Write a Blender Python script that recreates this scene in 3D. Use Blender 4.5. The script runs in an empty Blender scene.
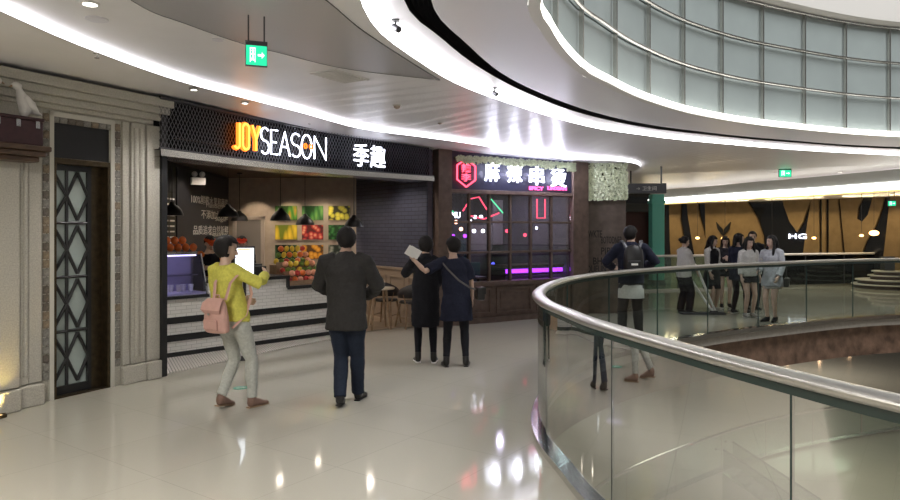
import bpy, bmesh, math, random
from mathutils import Vector, Matrix
random.seed(7)
sc = bpy.context.scene
C = sc.collection
# ------------------------------------------------------------------ camera
F = 680.0; HZ = 230.0; EYE = 1.75           # focal length in px, horizon row, eye height (900x500 frame)
cam_d = bpy.data.cameras.new('camera'); cam = bpy.data.objects.new('camera', cam_d); C.objects.link(cam)
cam.location = (0, 0, EYE); cam.rotation_euler = (math.pi/2, 0, 0)
cam_d.sensor_width = 36.0; cam_d.lens = 36.0*F/900.0
cam_d.shift_y = -(250.0-HZ)/900.0
cam_d.clip_start = 0.05; cam_d.clip_end = 200
sc.camera = cam
# ------------------------------------------------------------------ world and large lights
w = bpy.data.worlds.new('world'); sc.world = w; w.use_nodes = True
w.node_tree.nodes['Background'].inputs[0].default_value = (0.90, 0.90, 0.88, 1)
w.node_tree.nodes['Background'].inputs[1].default_value = 0.10
def area(name, loc, size, power, col=(1,1,1), rot=(0,0,0), sy=None, spread=None):
    l = bpy.data.lights.new(name, 'AREA'); l.energy = power; l.color = col; l.size = size
    if sy: l.shape = 'RECTANGLE'; l.size_y = sy
    if spread: l.spread = spread
    o = bpy.data.objects.new(name, l); C.objects.link(o); o.location = loc; o.rotation_euler = rot
    return o
def spot(name, loc, power, col=(1,1,1), ang=110, blend=0.8, r=0.06, rot=(0,0,0)):
    l = bpy.data.lights.new(name, 'SPOT'); l.energy = power; l.color = col
    l.spot_size = math.radians(ang); l.spot_blend = blend; l.shadow_soft_size = r
    o = bpy.data.objects.new(name, l); C.objects.link(o); o.location = loc; o.rotation_euler = rot
    return o
def point(name, loc, power, col=(1,1,1), r=0.08):
    l = bpy.data.lights.new(name, 'POINT'); l.energy = power; l.color = col; l.shadow_soft_size = r
    o = bpy.data.objects.new(name, l); C.objects.link(o); o.location = loc
    return o
area('atrium_fill', (8.5, 6, 13), 9, 2100, (0.98, 0.98, 1.0))  # unseen fill light added high over the void
for lx, ly, lp in ((9, 20, 170), (4, 26, 150), (13, 12, 120), (17, 33, 190)):
    area('lower_level_fill', (lx, ly, -1.0), 3.5, lp, (1.0, 0.93, 0.80))  # added fill so the level below is lit, no fitting modelled
area('corridor_fill', (-2.9, 2.2, 3.28), 1.4, 190, (1.0, 0.95, 0.87))  # fill light added out of frame to lift the left floor
sc.view_settings.view_transform = 'Standard'; sc.view_settings.look = 'None'
sc.view_settings.exposure = 0.08; sc.view_settings.gamma = 1.0
sc.view_settings.use_curve_mapping = False

# ------------------------------------------------------------------ pixel helpers
def V(x, Y, z): return Vector(((x-450.0)/F*Y, Y, z))
def P(x, y, z=0.0):
    Y = (z-EYE)*F/(HZ-y); return V(x, Y, z)
def Z(y, Y): return EYE+(HZ-y)*Y/F
R = math.radians

# ------------------------------------------------------------------ materials
def mat(name, col, rough=0.5, metal=0.0, noise=0.0, nscale=20.0, bump=0.0, bscale=60.0, spec=0.5, emit=None, es=0.0, coat=0.0, sub=0.0):
    m = bpy.data.materials.new(name); m.use_nodes = True
    nt = m.node_tree; b = nt.nodes['Principled BSDF']
    b.inputs['Base Color'].default_value = (*col, 1); b.inputs['Roughness'].default_value = rough
    b.inputs['Metallic'].default_value = metal; b.inputs['Specular IOR Level'].default_value = spec
    b.inputs['Coat Weight'].default_value = coat
    if emit: b.inputs['Emission Color'].default_value = (*emit, 1); b.inputs['Emission Strength'].default_value = es
    if noise or bump:
        tc = nt.nodes.new('ShaderNodeTexCoord')
    if noise:
        n = nt.nodes.new('ShaderNodeTexNoise'); n.inputs['Scale'].default_value = nscale; n.inputs['Detail'].default_value = 5
        r = nt.nodes.new('ShaderNodeValToRGB')
        r.color_ramp.elements[0].position = 0.3; r.color_ramp.elements[1].position = 0.7
        r.color_ramp.elements[0].color = tuple(max(0, c*(1-noise)) for c in col)+(1,)
        r.color_ramp.elements[1].color = tuple(min(1, c*(1+noise)) for c in col)+(1,)
        nt.links.new(tc.outputs['Object'], n.inputs['Vector']); nt.links.new(n.outputs['Fac'], r.inputs['Fac'])
        nt.links.new(r.outputs['Color'], b.inputs['Base Color'])
    if bump:
        n2 = nt.nodes.new('ShaderNodeTexNoise'); n2.inputs['Scale'].default_value = bscale; n2.inputs['Detail'].default_value = 4
        bp = nt.nodes.new('ShaderNodeBump'); bp.inputs['Strength'].default_value = bump; bp.inputs['Distance'].default_value = 0.01
        nt.links.new(tc.outputs['Object'], n2.inputs['Vector']); nt.links.new(n2.outputs['Fac'], bp.inputs['Height'])
        nt.links.new(bp.outputs['Normal'], b.inputs['Normal'])
    return m
def glow(name, col, s):
    m = bpy.data.materials.new(name); m.use_nodes = True; nt = m.node_tree; nt.nodes.clear()
    e = nt.nodes.new('ShaderNodeEmission'); e.inputs[0].default_value = (*col, 1); e.inputs[1].default_value = s
    o = nt.nodes.new('ShaderNodeOutputMaterial'); nt.links.new(e.outputs[0], o.inputs[0]); return m
def glass(name, tint, ior=1.5, gain=1.0):
    m = bpy.data.materials.new(name); m.use_nodes = True; nt = m.node_tree; nt.nodes.clear()
    t = nt.nodes.new('ShaderNodeBsdfTransparent'); t.inputs[0].default_value = (*tint, 1)
    g = nt.nodes.new('ShaderNodeBsdfGlossy'); g.inputs['Roughness'].default_value = 0.01
    f = nt.nodes.new('ShaderNodeFresnel'); f.inputs[0].default_value = ior
    mu = nt.nodes.new('ShaderNodeMath'); mu.operation = 'MULTIPLY'; mu.inputs[1].default_value = gain; mu.use_clamp = True
    mx = nt.nodes.new('ShaderNodeMixShader'); o = nt.nodes.new('ShaderNodeOutputMaterial')
    nt.links.new(f.outputs[0], mu.inputs[0]); nt.links.new(mu.outputs[0], mx.inputs[0])
    nt.links.new(t.outputs[0], mx.inputs[1]); nt.links.new(g.outputs[0], mx.inputs[2]); nt.links.new(mx.outputs[0], o.inputs[0])
    return m
M = {}
M['white'] = mat('white_paint', (0.74, 0.72, 0.70), 0.55)
M['ceil'] = mat('ceiling_paint', (0.84, 0.82, 0.83), 0.36, noise=0.02, nscale=3)
M['ring'] = mat('ceiling_ring_paint', (0.74, 0.72, 0.76), 0.35)
M['black'] = mat('black_satin', (0.012, 0.012, 0.013), 0.4)
M['steel'] = mat('brushed_steel', (0.62, 0.60, 0.56), 0.25, 1.0, noise=0.06, nscale=40)
M['steel2'] = mat('polished_steel', (0.70, 0.70, 0.70), 0.14, 1.0)
M['dsteel'] = mat('dark_steel', (0.10, 0.10, 0.11), 0.3, 0.8)
M['stone'] = mat('grey_limestone', (0.44, 0.42, 0.365), 0.6, noise=0.16, nscale=70, bump=0.15, bscale=90)
M['bronze'] = mat('dark_bronze', (0.075, 0.055, 0.032), 0.38, 0.75, noise=0.25, nscale=18)
M['frost'] = mat('frosted_pane', (0.36, 0.42, 0.40), 0.35, noise=0.08, nscale=6, spec=0.6)
M['glass'] = glass('rail_glass', (0.66, 0.74, 0.67), 1.5, 0.75)
M['sglass'] = glass('shop_glass', (0.80, 0.80, 0.84), 1.5, 1.5)
M['led'] = glow('led_white', (1.0, 0.97, 0.90), 4.0)
M['ledcool'] = glow('led_cool', (0.95, 0.96, 1.0), 3.0)
M['down'] = glow('downlight_glow', (1.0, 0.95, 0.85), 12.0)
M['wood'] = mat('dark_brown_wood', (0.13, 0.088, 0.070), 0.5, noise=0.25, nscale=9)
M['subway'] = None
M['skin'] = mat('skin', (0.55, 0.36, 0.27), 0.5)
M['hairm'] = mat('black_hair', (0.010, 0.008, 0.008), 0.62, bump=0.6, bscale=120, spec=0.3)
def floor_mat(name, base, rough, tile, joint):
    m = bpy.data.materials.new(name); m.use_nodes = True; nt = m.node_tree; b = nt.nodes['Principled BSDF']
    tc = nt.nodes.new('ShaderNodeTexCoord')
    br = nt.nodes.new('ShaderNodeTexBrick'); br.offset = 0.0; br.inputs['Scale'].default_value = 1.0
    br.inputs['Brick Width'].default_value = tile; br.inputs['Row Height'].default_value = tile
    br.inputs['Mortar Size'].default_value = joint; br.inputs['Mortar Smooth'].default_value = 0.3
    br.inputs['Color1'].default_value = (*base, 1); br.inputs['Color2'].default_value = tuple(c*0.975 for c in base)+(1,)
    br.inputs['Mortar'].default_value = tuple(c*0.80 for c in base)+(1,)
    mp = nt.nodes.new('ShaderNodeMapping'); mp.inputs['Rotation'].default_value = (0, 0, 0.62)
    nt.links.new(tc.outputs['Object'], mp.inputs[0]); nt.links.new(mp.outputs[0], br.inputs[0])
    n = nt.nodes.new('ShaderNodeTexNoise'); n.inputs['Scale'].default_value = 220; n.inputs['Detail'].default_value = 3
    nt.links.new(tc.outputs['Object'], n.inputs[0])
    mx = nt.nodes.new('ShaderNodeMix'); mx.data_type = 'RGBA'; mx.blend_type = 'MULTIPLY'; mx.inputs[0].default_value = 0.25
    nt.links.new(br.outputs['Color'], mx.inputs[6]); nt.links.new(n.outputs['Color'], mx.inputs[7])
    n.inputs['Roughness'].default_value = 0.6
    nt.links.new(mx.outputs[2], b.inputs['Base Color'])
    b.inputs['Roughness'].default_value = rough; b.inputs['Specular IOR Level'].default_value = 0.6
    return m
M['floor'] = floor_mat('polished_cream_tile', (0.50, 0.475, 0.405), 0.07, 0.9, 0.003)
M['lfloor'] = floor_mat('lower_cream_tile', (0.56, 0.53, 0.45), 0.12, 0.9, 0.004)
def brick_mat(name, c1, c2, mo, bw, rh, ms, rough, rot=(R(90), 0, 0), bump=0.3, off=0.5):
    m = bpy.data.materials.new(name); m.use_nodes = True; nt = m.node_tree; b = nt.nodes['Principled BSDF']
    tc = nt.nodes.new('ShaderNodeTexCoord'); mp = nt.nodes.new('ShaderNodeMapping'); mp.inputs['Rotation'].default_value = rot
    br = nt.nodes.new('ShaderNodeTexBrick'); br.offset = off; br.inputs['Scale'].default_value = 1
    br.inputs['Brick Width'].default_value = bw; br.inputs['Row Height'].default_value = rh; br.inputs['Mortar Size'].default_value = ms
    br.inputs['Color1'].default_value = (*c1, 1); br.inputs['Color2'].default_value = (*c2, 1); br.inputs['Mortar'].default_value = (*mo, 1)
    nt.links.new(tc.outputs['Object'], mp.inputs[0]); nt.links.new(mp.outputs[0], br.inputs[0]); nt.links.new(br.outputs[0], b.inputs['Base Color'])
    bp = nt.nodes.new('ShaderNodeBump'); bp.inputs['Strength'].default_value = bump; bp.inputs['Distance'].default_value = 0.004; bp.invert = True
    nt.links.new(br.outputs['Fac'], bp.inputs['Height']); nt.links.new(bp.outputs[0], b.inputs['Normal'])
    b.inputs['Roughness'].default_value = rough
    return m
M['subway'] = brick_mat('white_subway_tile', (0.74, 0.72, 0.68), (0.70, 0.68, 0.64), (0.48, 0.46, 0.43), 0.15, 0.05, 0.003, 0.25)
M['slate'] = brick_mat('blue_slate_brick', (0.07, 0.074, 0.115), (0.085, 0.09, 0.135), (0.03, 0.03, 0.045), 0.24, 0.075, 0.006, 0.55)

# ------------------------------------------------------------------ mesh helpers
class MB:
    def __init__(s): s.v = []; s.f = []
    def add(s, vs, fs):
        k = len(s.v); s.v += [tuple(p) for p in vs]; s.f += [tuple(i+k for i in f) for f in fs]; return s
    def box(s, c, d, rz=0.0, m=None):
        x, y, z = d[0]/2, d[1]/2, d[2]/2
        vs = [Vector((a*x, b*y, e*z)) for e in (-1, 1) for b in (-1, 1) for a in (-1, 1)]
        if rz: q = Matrix.Rotation(rz, 3, 'Z'); vs = [q@v for v in vs]
        if m: vs = [m@v for v in vs]
        c = Vector(c)
        return s.add([v+c for v in vs], [(0,2,3,1),(4,5,7,6),(0,1,5,4),(2,6,7,3),(0,4,6,2),(1,3,7,5)])
    def span(s, a, b): return s.box(((a[0]+b[0])/2, (a[1]+b[1])/2, (a[2]+b[2])/2), (abs(b[0]-a[0]), abs(b[1]-a[1]), abs(b[2]-a[2])))
    def prism(s, poly, axis, a, b):          # poly in the plane normal to axis, extruded a..b
        n = len(poly)
        def mk(p, t):
            return (t, p[0], p[1]) if axis == 'x' else ((p[0], t, p[1]) if axis == 'y' else (p[0], p[1], t))
        vs = [mk(p, a) for p in poly]+[mk(p, b) for p in poly]
        fs = [tuple(range(n)), tuple(range(2*n-1, n-1, -1))]+[(i, n+i, n+(i+1) % n, (i+1) % n) for i in range(n)]
        return s.add(vs, fs)
    def lathe(s, prof, c=(0,0,0), seg=20):
        vs = []; fs = []
        n = len(prof)
        for k in range(seg):
            a = 2*math.pi*k/seg
            vs += [(c[0]+r*math.cos(a), c[1]+r*math.sin(a), c[2]+z) for r, z in prof]
        for k in range(seg):
            q = (k+1) % seg
            for i in range(n-1):
                fs.append((k*n+i, q*n+i, q*n+i+1, k*n+i+1))
        if prof[0][0] > 1e-5: fs.append(tuple(k*n for k in range(seg))[::-1])
        if prof[-1][0] > 1e-5: fs.append(tuple(k*n+n-1 for k in range(seg)))
        return s.add(vs, fs)
    def loft(s, pts, rad, seg=12, side=(1,0,0), closed=False, cap=True):
        pts = [Vector(p) for p in pts]; n = len(pts); side = Vector(side)
        vs = []; fs = []
        for i, p in enumerate(pts):
            if closed: t = pts[(i+1) % n]-pts[i-1]
            else: t = pts[min(i+1, n-1)]-pts[max(i-1, 0)]
            t.normalize()
            u = side-t*side.dot(t)
            if u.length < 1e-4: u = Vector((0,1,0))-t*t.y
            u.normalize(); v = t.cross(u)
            r = rad[i] if isinstance(rad, list) else rad
            a, b = r if isinstance(r, (list, tuple)) else (r, r)
            vs += [p+u*(a*math.cos(2*math.pi*k/seg))+v*(b*math.sin(2*math.pi*k/seg)) for k in range(seg)]
        m = n if closed else n-1
        for i in range(m):
            j = (i+1) % n
            for k in range(seg):
                q = (k+1) % seg
                fs.append((i*seg+k, i*seg+q, j*seg+q, j*seg+k))
        if cap and not closed:
            fs.append(tuple(range(seg))[::-1]); fs.append(tuple((n-1)*seg+k for k in range(seg)))
        return s.add(vs, fs)
    def ball(s, c, r, seg=12, rings=8, rot=None):
        if not isinstance(r, (list, tuple)): r = (r, r, r)
        c = Vector(c); vs = []; fs = []
        for i in range(1, rings):
            th = math.pi*i/rings
            for k in range(seg):
                a = 2*math.pi*k/seg
                q = Vector((r[0]*math.sin(th)*math.cos(a), r[1]*math.sin(th)*math.sin(a), r[2]*math.cos(th)))
                vs.append(c+(rot@q if rot else q))
        t = len(vs); q = Vector((0,0,r[2])); vs.append(c+(rot@q if rot else q)); vs.append(c-(rot@q if rot else q))
        for i in range(rings-2):
            for k in range(seg):
                fs.append((i*seg+k, (i+1)*seg+k, (i+1)*seg+(k+1) % seg, i*seg+(k+1) % seg))
        for k in range(seg):
            fs.append((t, k, (k+1) % seg)); fs.append((t+1, (rings-2)*seg+(k+1) % seg, (rings-2)*seg+k))
        return s.add(vs, fs)
    def strip(s, c1, c2, flip=False):        # quads between two polylines of equal length
        n = len(c1); fs = [(i, i+1, n+i+1, n+i) for i in range(n-1)]
        if flip: fs = [f[::-1] for f in fs]
        return s.add(list(c1)+list(c2), fs)
    def mesh(s, name):
        me = bpy.data.meshes.new(name); me.from_pydata(s.v, [], s.f); me.update(); return me
    def build(s, name, m, parent=None, smooth=False, bevel=0.0, angle=40):
        o = bpy.data.objects.new(name, s.mesh(name)); C.objects.link(o)
        if isinstance(m, str): m = M[m]
        o.data.materials.append(m)
        if parent: o.parent = parent
        if smooth: shade(o.data, angle)
        if bevel:
            b = o.modifiers.new('bevel', 'BEVEL'); b.width = bevel; b.segments = 2; b.limit_method = 'ANGLE'
        return o
def shade(me, angle=40):
    for p in me.polygons: p.use_smooth = True
    if angle < 170: 
        try: me.set_sharp_from_angle(angle=R(angle))
        except Exception: pass
def tag(o, label=None, cat=None, group=None, kind=None):
    if label: o['label'] = label
    if cat: o['category'] = cat
    if group: o['group'] = group
    if kind: o['kind'] = kind
    return o
def empty(name, loc=(0,0,0), rz=0.0, label=None, cat=None, group=None, kind=None):
    o = bpy.data.objects.new(name, None); C.objects.link(o); o.location = loc; o.rotation_euler = (0, 0, rz)
    o.empty_display_size = 0.1
    return tag(o, label, cat, group, kind)
def struct(o, label=None, cat=None): return tag(o, label, cat, None, 'structure')
def inst(o, name, parent=None, loc=None, rot=None, scale=None, m=None):   # copy sharing mesh data
    c = o.copy(); c.name = name; C.objects.link(c); c.parent = parent
    if loc is not None: c.location = loc
    if rot is not None: c.rotation_euler = rot
    if scale is not None: c.scale = scale
    return c
def shared(name, me, m, parent=None, loc=(0,0,0), rot=(0,0,0), scale=(1,1,1)):
    o = bpy.data.objects.new(name, me); C.objects.link(o); o.parent = parent; o.location = loc; o.rotation_euler = rot; o.scale = scale
    if not me.materials: me.materials.append(M[m] if isinstance(m, str) else m)
    return o
def text(name, body, size, m, parent=None, loc=(0,0,0), rot=(R(90),0,0), ext=0.006, bold=0.0, sx=1.0, fit=None):
    cu = bpy.data.curves.new(name, 'FONT'); cu.body = body; cu.size = size; cu.extrude = ext; cu.offset = bold
    cu.align_x = 'CENTER'; cu.align_y = 'CENTER'; cu.resolution_u = 3
    t = bpy.data.objects.new(name+'_curve', cu); C.objects.link(t)
    bpy.context.view_layer.update()
    dg = bpy.context.evaluated_depsgraph_get()
    me = bpy.data.meshes.new_from_object(t.evaluated_get(dg)); bpy.data.objects.remove(t); bpy.data.curves.remove(cu)
    me.name = name
    if me.vertices:                                   # centre and optionally fit to (w, h)
        xs = [v.co.x for v in me.vertices]; ys = [v.co.y for v in me.vertices]
        cx, cy = (min(xs)+max(xs))/2, (min(ys)+max(ys))/2
        fx = fit[0]/max(1e-6, max(xs)-min(xs)) if fit else sx; fy = fit[1]/max(1e-6, max(ys)-min(ys)) if fit else 1
        for v in me.vertices: v.co.x = (v.co.x-cx)*fx; v.co.y = (v.co.y-cy)*fy
    me.materials.clear(); me.materials.append(M[m] if isinstance(m, str) else m)
    o = bpy.data.objects.new(name, me); C.objects.link(o); o.parent = parent; o.location = loc; o.rotation_euler = rot
    return o
def crom(pts, n=10, closed=False):                    # centripetal-ish Catmull-Rom through 2-D points
    out = []; m = len(pts)
    rng = range(m if closed else m-1)
    for i in rng:
        if closed: p = [pts[(i+k-1) % m] for k in range(4)]
        else: p = [pts[max(i-1, 0)], pts[i], pts[i+1], pts[min(i+2, m-1)]]
        for j in range(n):
            t = j/n
            out.append(tuple(0.5*((2*p[1][a])+(-p[0][a]+p[2][a])*t+(2*p[0][a]-5*p[1][a]+4*p[2][a]-p[3][a])*t*t+(-p[0][a]+3*p[1][a]-3*p[2][a]+p[3][a])*t**3) for a in (0, 1)))
    if not closed: out.append(tuple(pts[-1]))
    return out
def resample(c, n=None, step=None):
    d = [0.0]
    for a, b in zip(c, c[1:]): d.append(d[-1]+math.hypot(b[0]-a[0], b[1]-a[1]))
    L = d[-1]
    if step: n = max(2, round(L/step)+1)
    out = []; j = 0
    for i in range(n):
        s = L*i/(n-1)
        while j < len(d)-2 and d[j+1] < s: j += 1
        t = (s-d[j])/max(1e-9, d[j+1]-d[j]); out.append((c[j][0]+(c[j+1][0]-c[j][0])*t, c[j][1]+(c[j+1][1]-c[j][1])*t))
    return out
def offset(c, w, closed=False):                       # left-hand offset of a plan polyline
    n = len(c); out = []
    for i in range(n):
        a = c[i-1] if (closed or i > 0) else c[i]; b = c[(i+1) % n] if (closed or i < n-1) else c[i]
        tx, ty = b[0]-a[0], b[1]-a[1]; l = math.hypot(tx, ty) or 1
        out.append((c[i][0]-ty/l*w, c[i][1]+tx/l*w))
    return out
def z3(c, z): return [(p[0], p[1], z) for p in c]
def strokes(segs, r, seg=8):                          # tubes along 2-D polylines in local x,z (facing -y)
    b = MB()
    for s_ in segs:
        b.loft([(p[0], 0, p[1]) for p in s_], r, seg, side=(0, 1, 0))
    return b
def arc(cx, cz, rx, rz, a0, a1, n=12): return [(cx+rx*math.cos(R(a0+(a1-a0)*i/n)), cz+rz*math.sin(R(a0+(a1-a0)*i/n))) for i in range(n+1)]
def frame(p, q):                                      # plan frame: local x runs p->q, local -y faces the viewer
    p = Vector((p[0], p[1], 0)); q = Vector((q[0], q[1], 0)); return p, math.atan2(q.y-p.y, q.x-p.x), (q-p).length
def upx(p, q, x):                                     # distance along p->q where pixel column x meets the line
    k = (x-450.0)/F; d = ((q[0]-p[0]), (q[1]-p[1])); l = math.hypot(*d); dx, dy = d[0]/l, d[1]/l
    return (k*p[1]-p[0])/(dx-k*dy)
# ================================================================== STRUCTURE
VP = [(2.1,1.1),(1.54,2.32),(1.354,2.79),(1.2,3.26),(0.934,4.24),(0.845,4.87),(0.774,5.54),(0.83,6.35),(1.1,7.4),(1.57,8.46),(2.39,9.57),
      (3.42,10.55),(5.4,11.95),(9.15,13.75),(13,13.6),(15.6,10.5),(15.6,5),(13,0.6),(9,-1.7),(5.5,-1.6),(3.2,-0.3)]
VOID = crom(VP, 8, True)
def fill(name, loops, z, m, flip=False):
    bm = bmesh.new(); es = []
    for lp in loops:
        vs = [bm.verts.new((p[0], p[1], p[2] if len(p) > 2 else z)) for p in lp]
        es += [bm.edges.new((vs[i], vs[(i+1) % len(vs)])) for i in range(len(vs))]
    bmesh.ops.triangle_fill(bm, use_beauty=True, use_dissolve=False, edges=es)
    for f in bm.faces:
        f.normal_update()
        if (f.normal.z < 0) != flip: f.normal_flip()
    me = bpy.data.meshes.new(name); bm.to_mesh(me); bm.free()
    o = bpy.data.objects.new(name, me); C.objects.link(o); me.materials.append(M[m]); return o
EXT = [(-9,-7),(26,-7),(26,33),(-9,33)]
fl = struct(fill('floor', [EXT, VOID], 0.0, 'floor'), 'polished cream tile floor of the mall corridor', 'floor')
VC = VOID+[VOID[0]]
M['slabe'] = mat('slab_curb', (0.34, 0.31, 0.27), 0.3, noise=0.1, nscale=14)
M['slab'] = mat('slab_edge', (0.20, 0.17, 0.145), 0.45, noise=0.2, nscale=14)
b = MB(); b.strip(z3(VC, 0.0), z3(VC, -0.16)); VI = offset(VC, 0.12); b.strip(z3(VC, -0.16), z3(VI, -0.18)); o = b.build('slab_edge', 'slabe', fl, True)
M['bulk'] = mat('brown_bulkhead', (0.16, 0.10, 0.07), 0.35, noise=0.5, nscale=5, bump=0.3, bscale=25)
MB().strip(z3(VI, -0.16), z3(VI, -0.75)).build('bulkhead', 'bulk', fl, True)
o2 = fill('slab_underside', [EXT, offset(VOID, 0.12, True)], -0.75, 'white', True); o2.parent = fl
fw = struct(fill('floor_lower', [[(-9,-7),(30,-7),(30,48),(-9,48)]], -5.2, 'lfloor'), 'cream tile floor of the level below', 'floor')
# lower level, seen through the void
M['brownwall'] = mat('lower_shop_front', (0.10, 0.07, 0.05), 0.4, noise=0.5, nscale=1.6)
lw = struct(MB().span((-9, 44, -5.2), (30, 44.3, -0.75)).build('wall_lower', 'brownwall'), 'brown shop wall on the level below', 'wall')
M['warmlamp'] = glow('warm_lamp', (1.0, 0.62, 0.34), 9)
for i in range(26):
    MB().ball((random.uniform(10, 26), 43.7, random.uniform(-4.6, -1.4)), 0.10, 8, 6).build('lamp', 'warmlamp', lw, True)

# ---------------------------------------------------------------- ceiling
ZR, ZM, ZS = 3.5, 3.40, 3.33
def PX(lst, z): return [tuple(P(x, y, z)[:2]) for x, y in lst]
UV = crom([(4.5,-3),(2.6,-1),(1.2,1.2),(0.66,3.5)]+PX([(528,0),(540,30),(556.7,53),(580,74),(598,83),(636,100),(693,116),(773,128),(900,138)], ZR)+[(12.5,13.3),(18,12)], 8)
SI = crom([(3.6,-3),(1.9,-1),(0.6,1.2),(0.0,3.3)]+PX([(431,0),(466,43),(513,80),(580,108),(640,123),(700,131.5),(780,139.5),(900,147)], ZR)+[(14,14.6),(20,13)], 8)
SO = crom([(3.4,-3),(1.6,-1),(0.3,1.2),(-0.2,3.3)]+PX([(404,0),(440,37),(480,68),(527,93),(580,113),(640,126.5),(700,134),(780,141.5),(900,149)], ZR)+[(14,15.0),(20,13.4)], 8)
LI = crom([(2.6,-4),(0.9,-1.2),(-0.2,1.2),(-0.5,3.3)]+PX([(366,0),(413,46.7),(480,86),(580,121.5),(640,132),(693,138.5),(795,147.5),(900,153.5)], ZR)+[(16,17.6),(24,16)], 8)
cl = empty('ceiling', kind='structure', label='white mall ceiling with curved light rings', cat='ceiling')
N = 120
uv, si, so, li = (resample(c, N) for c in (UV, SI, SO, LI))
MB().strip(z3(uv, ZR), z3(si, ZR)).build('ceiling_ring', 'ring', cl, True)
b = MB(); b.strip(z3(si, ZR+0.16), z3(so, ZR+0.16)); b.strip(z3(si, ZR), z3(si, ZR+0.16)); b.strip(z3(so, ZR+0.16), z3(so, ZR)); b.build('slot_recess', 'black', cl)
sm = resample(SI, step=0.06); so2 = resample(SO, n=len(sm)); b = MB()
b.strip(z3(so, ZR+0.004), z3(li, ZR+0.004)); b.build('ceiling_band', 'ring', cl, True)
bl = MB()
for f_ in (0.2, 0.4, 0.6, 0.8):                 # black blades running along the slot
    c1 = [(a[0]*(1-f_)+q[0]*f_, a[1]*(1-f_)+q[1]*f_) for a, q in zip(si, so)]
    bl.strip(z3(c1, ZR+0.02), z3(c1, ZR+0.12))
bl.build('slot_blade', 'dsteel', cl)
M['ledring'] = glow('led_ring', (0.97, 0.96, 0.97), 14.0)
lib = [(p[0], p[1], ZM+0.055*max(0, min(1, (p[1]-7.5)/3.5))) for p in li]      # the lit lip gets lower towards the far side
MB().strip(z3(li, ZR+0.004), lib).build('led_ring', 'ledring', cl, True)
CP = [tuple(P(x, y, z)[:2]) for x, y, z in ((0,3,3.40),(100,47,3.40),(200,82,3.40),(300,107.5,3.37),(360,124,3.33),(424,134.5,3.28),(470,142,3.24),(520,149.5,3.22),(570,156,3.20))]
COVE = crom([(-2.9,-5),(-3.25,0),(-3.32,3)]+CP+[(3.55,13.85),(4.25,15.2),(4.5,18)], 8)
cv = resample(COVE, 90)
def zc_(p): t = max(0, min(1, (p[1]-8.0)/5.3)); return 3.40-0.20*t
cvt = [(p[0], p[1], zc_(p)) for p in cv]; cvb = [(p[0], p[1], zc_(p)-0.055) for p in cv]
mc = fill('main_ceiling', [lib+[(25.5,32),(4.5,32)]+cvt[::-1]], ZM, 'ceil', True); mc.parent = cl
M['ledcove'] = glow('led_cove', (0.96, 0.94, 1.0), 7.0)
MB().strip(cvt, cvb).build('led_cove', 'ledcove', cl, True)
sf = fill('wall_soffit', [cvb+[(-9,18),(-9,-5)]], ZS, 'ceil', True); sf.parent = cl
# perforated metal lens between the rings
perf = bpy.data.materials.new('perforated_metal'); perf.use_nodes = True; nt = perf.node_tree; bb = nt.nodes['Principled BSDF']
tc = nt.nodes.new('ShaderNodeTexCoord'); vo = nt.nodes.new('ShaderNodeTexVoronoi'); vo.inputs['Scale'].default_value = 45; vo.inputs['Randomness'].default_value = 0.0
rp = nt.nodes.new('ShaderNodeValToRGB'); rp.color_ramp.elements[0].position = 0.28; rp.color_ramp.elements[1].position = 0.36
rp.color_ramp.elements[0].color = (0.05, 0.05, 0.05, 1); rp.color_ramp.elements[1].color = (0.60, 0.59, 0.60, 1)
nt.links.new(tc.outputs['Object'], vo.inputs[0]); nt.links.new(vo.outputs['Distance'], rp.inputs[0]); nt.links.new(rp.outputs[0], bb.inputs['Base Color'])
bb.inputs['Metallic'].default_value = 0.5; bb.inputs['Roughness'].default_value = 0.36; M['perf'] = perf
e1 = crom([(-1.6,1.5),(-1.25,3.4)]+PX([(327,0),(363,30),(413,63),(440,79.3)], ZM), 8)
e2 = crom(PX([(440,79.3),(347,68),(280,52),(240,41.7),(187,23),(133,0)], ZM)+[(-2.2,3.4),(-2.0,1.5)], 8)
pf = fill('perforated_panel', [e1+e2[1:]], ZM-0.008, 'perf', True); pf.parent = cl
b = MB(); loop = e1+e2[1:]+[e1[0]]
b.strip(z3(loop, ZM), z3(loop, ZM-0.012)); b.build('panel_edge', 'dsteel', cl)
# ---------------------------------------------------------------- upper floor front: pane wall around the void
M['pane'] = mat('grey_green_pane', (0.33, 0.375, 0.365), 0.25, noise=0.05, nscale=1.5, spec=0.6)
M['fasc'] = mat('upper_fascia_paint', (0.66, 0.64, 0.60), 0.45)
up = empty('wall_upper', kind='structure', label='curved upper floor front of grey-green glass panes in three rows', cat='wall')
u1 = resample(UV, step=0.275); n_u = len(u1)
out1 = offset(u1, 0.06); inn = offset(u1, -0.10)
MB().strip(z3(u1, ZR), z3(inn, ZR)).build('ledge', 'white', up, True)
M['ledge'] = glow('led_ledge', (1.0, 0.98, 0.92), 4.5)
MB().strip(z3(inn, ZR+0.015), z3(inn, 3.60)).strip(z3(inn, 3.60), z3(offset(u1, 0.03), 3.615)).build('led_strip', 'ledge', up, True)
rows = [(3.64, 4.24), (4.27, 4.90), (4.93, 5.56)]
cols = list(range(0, n_u-4, 4))
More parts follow.
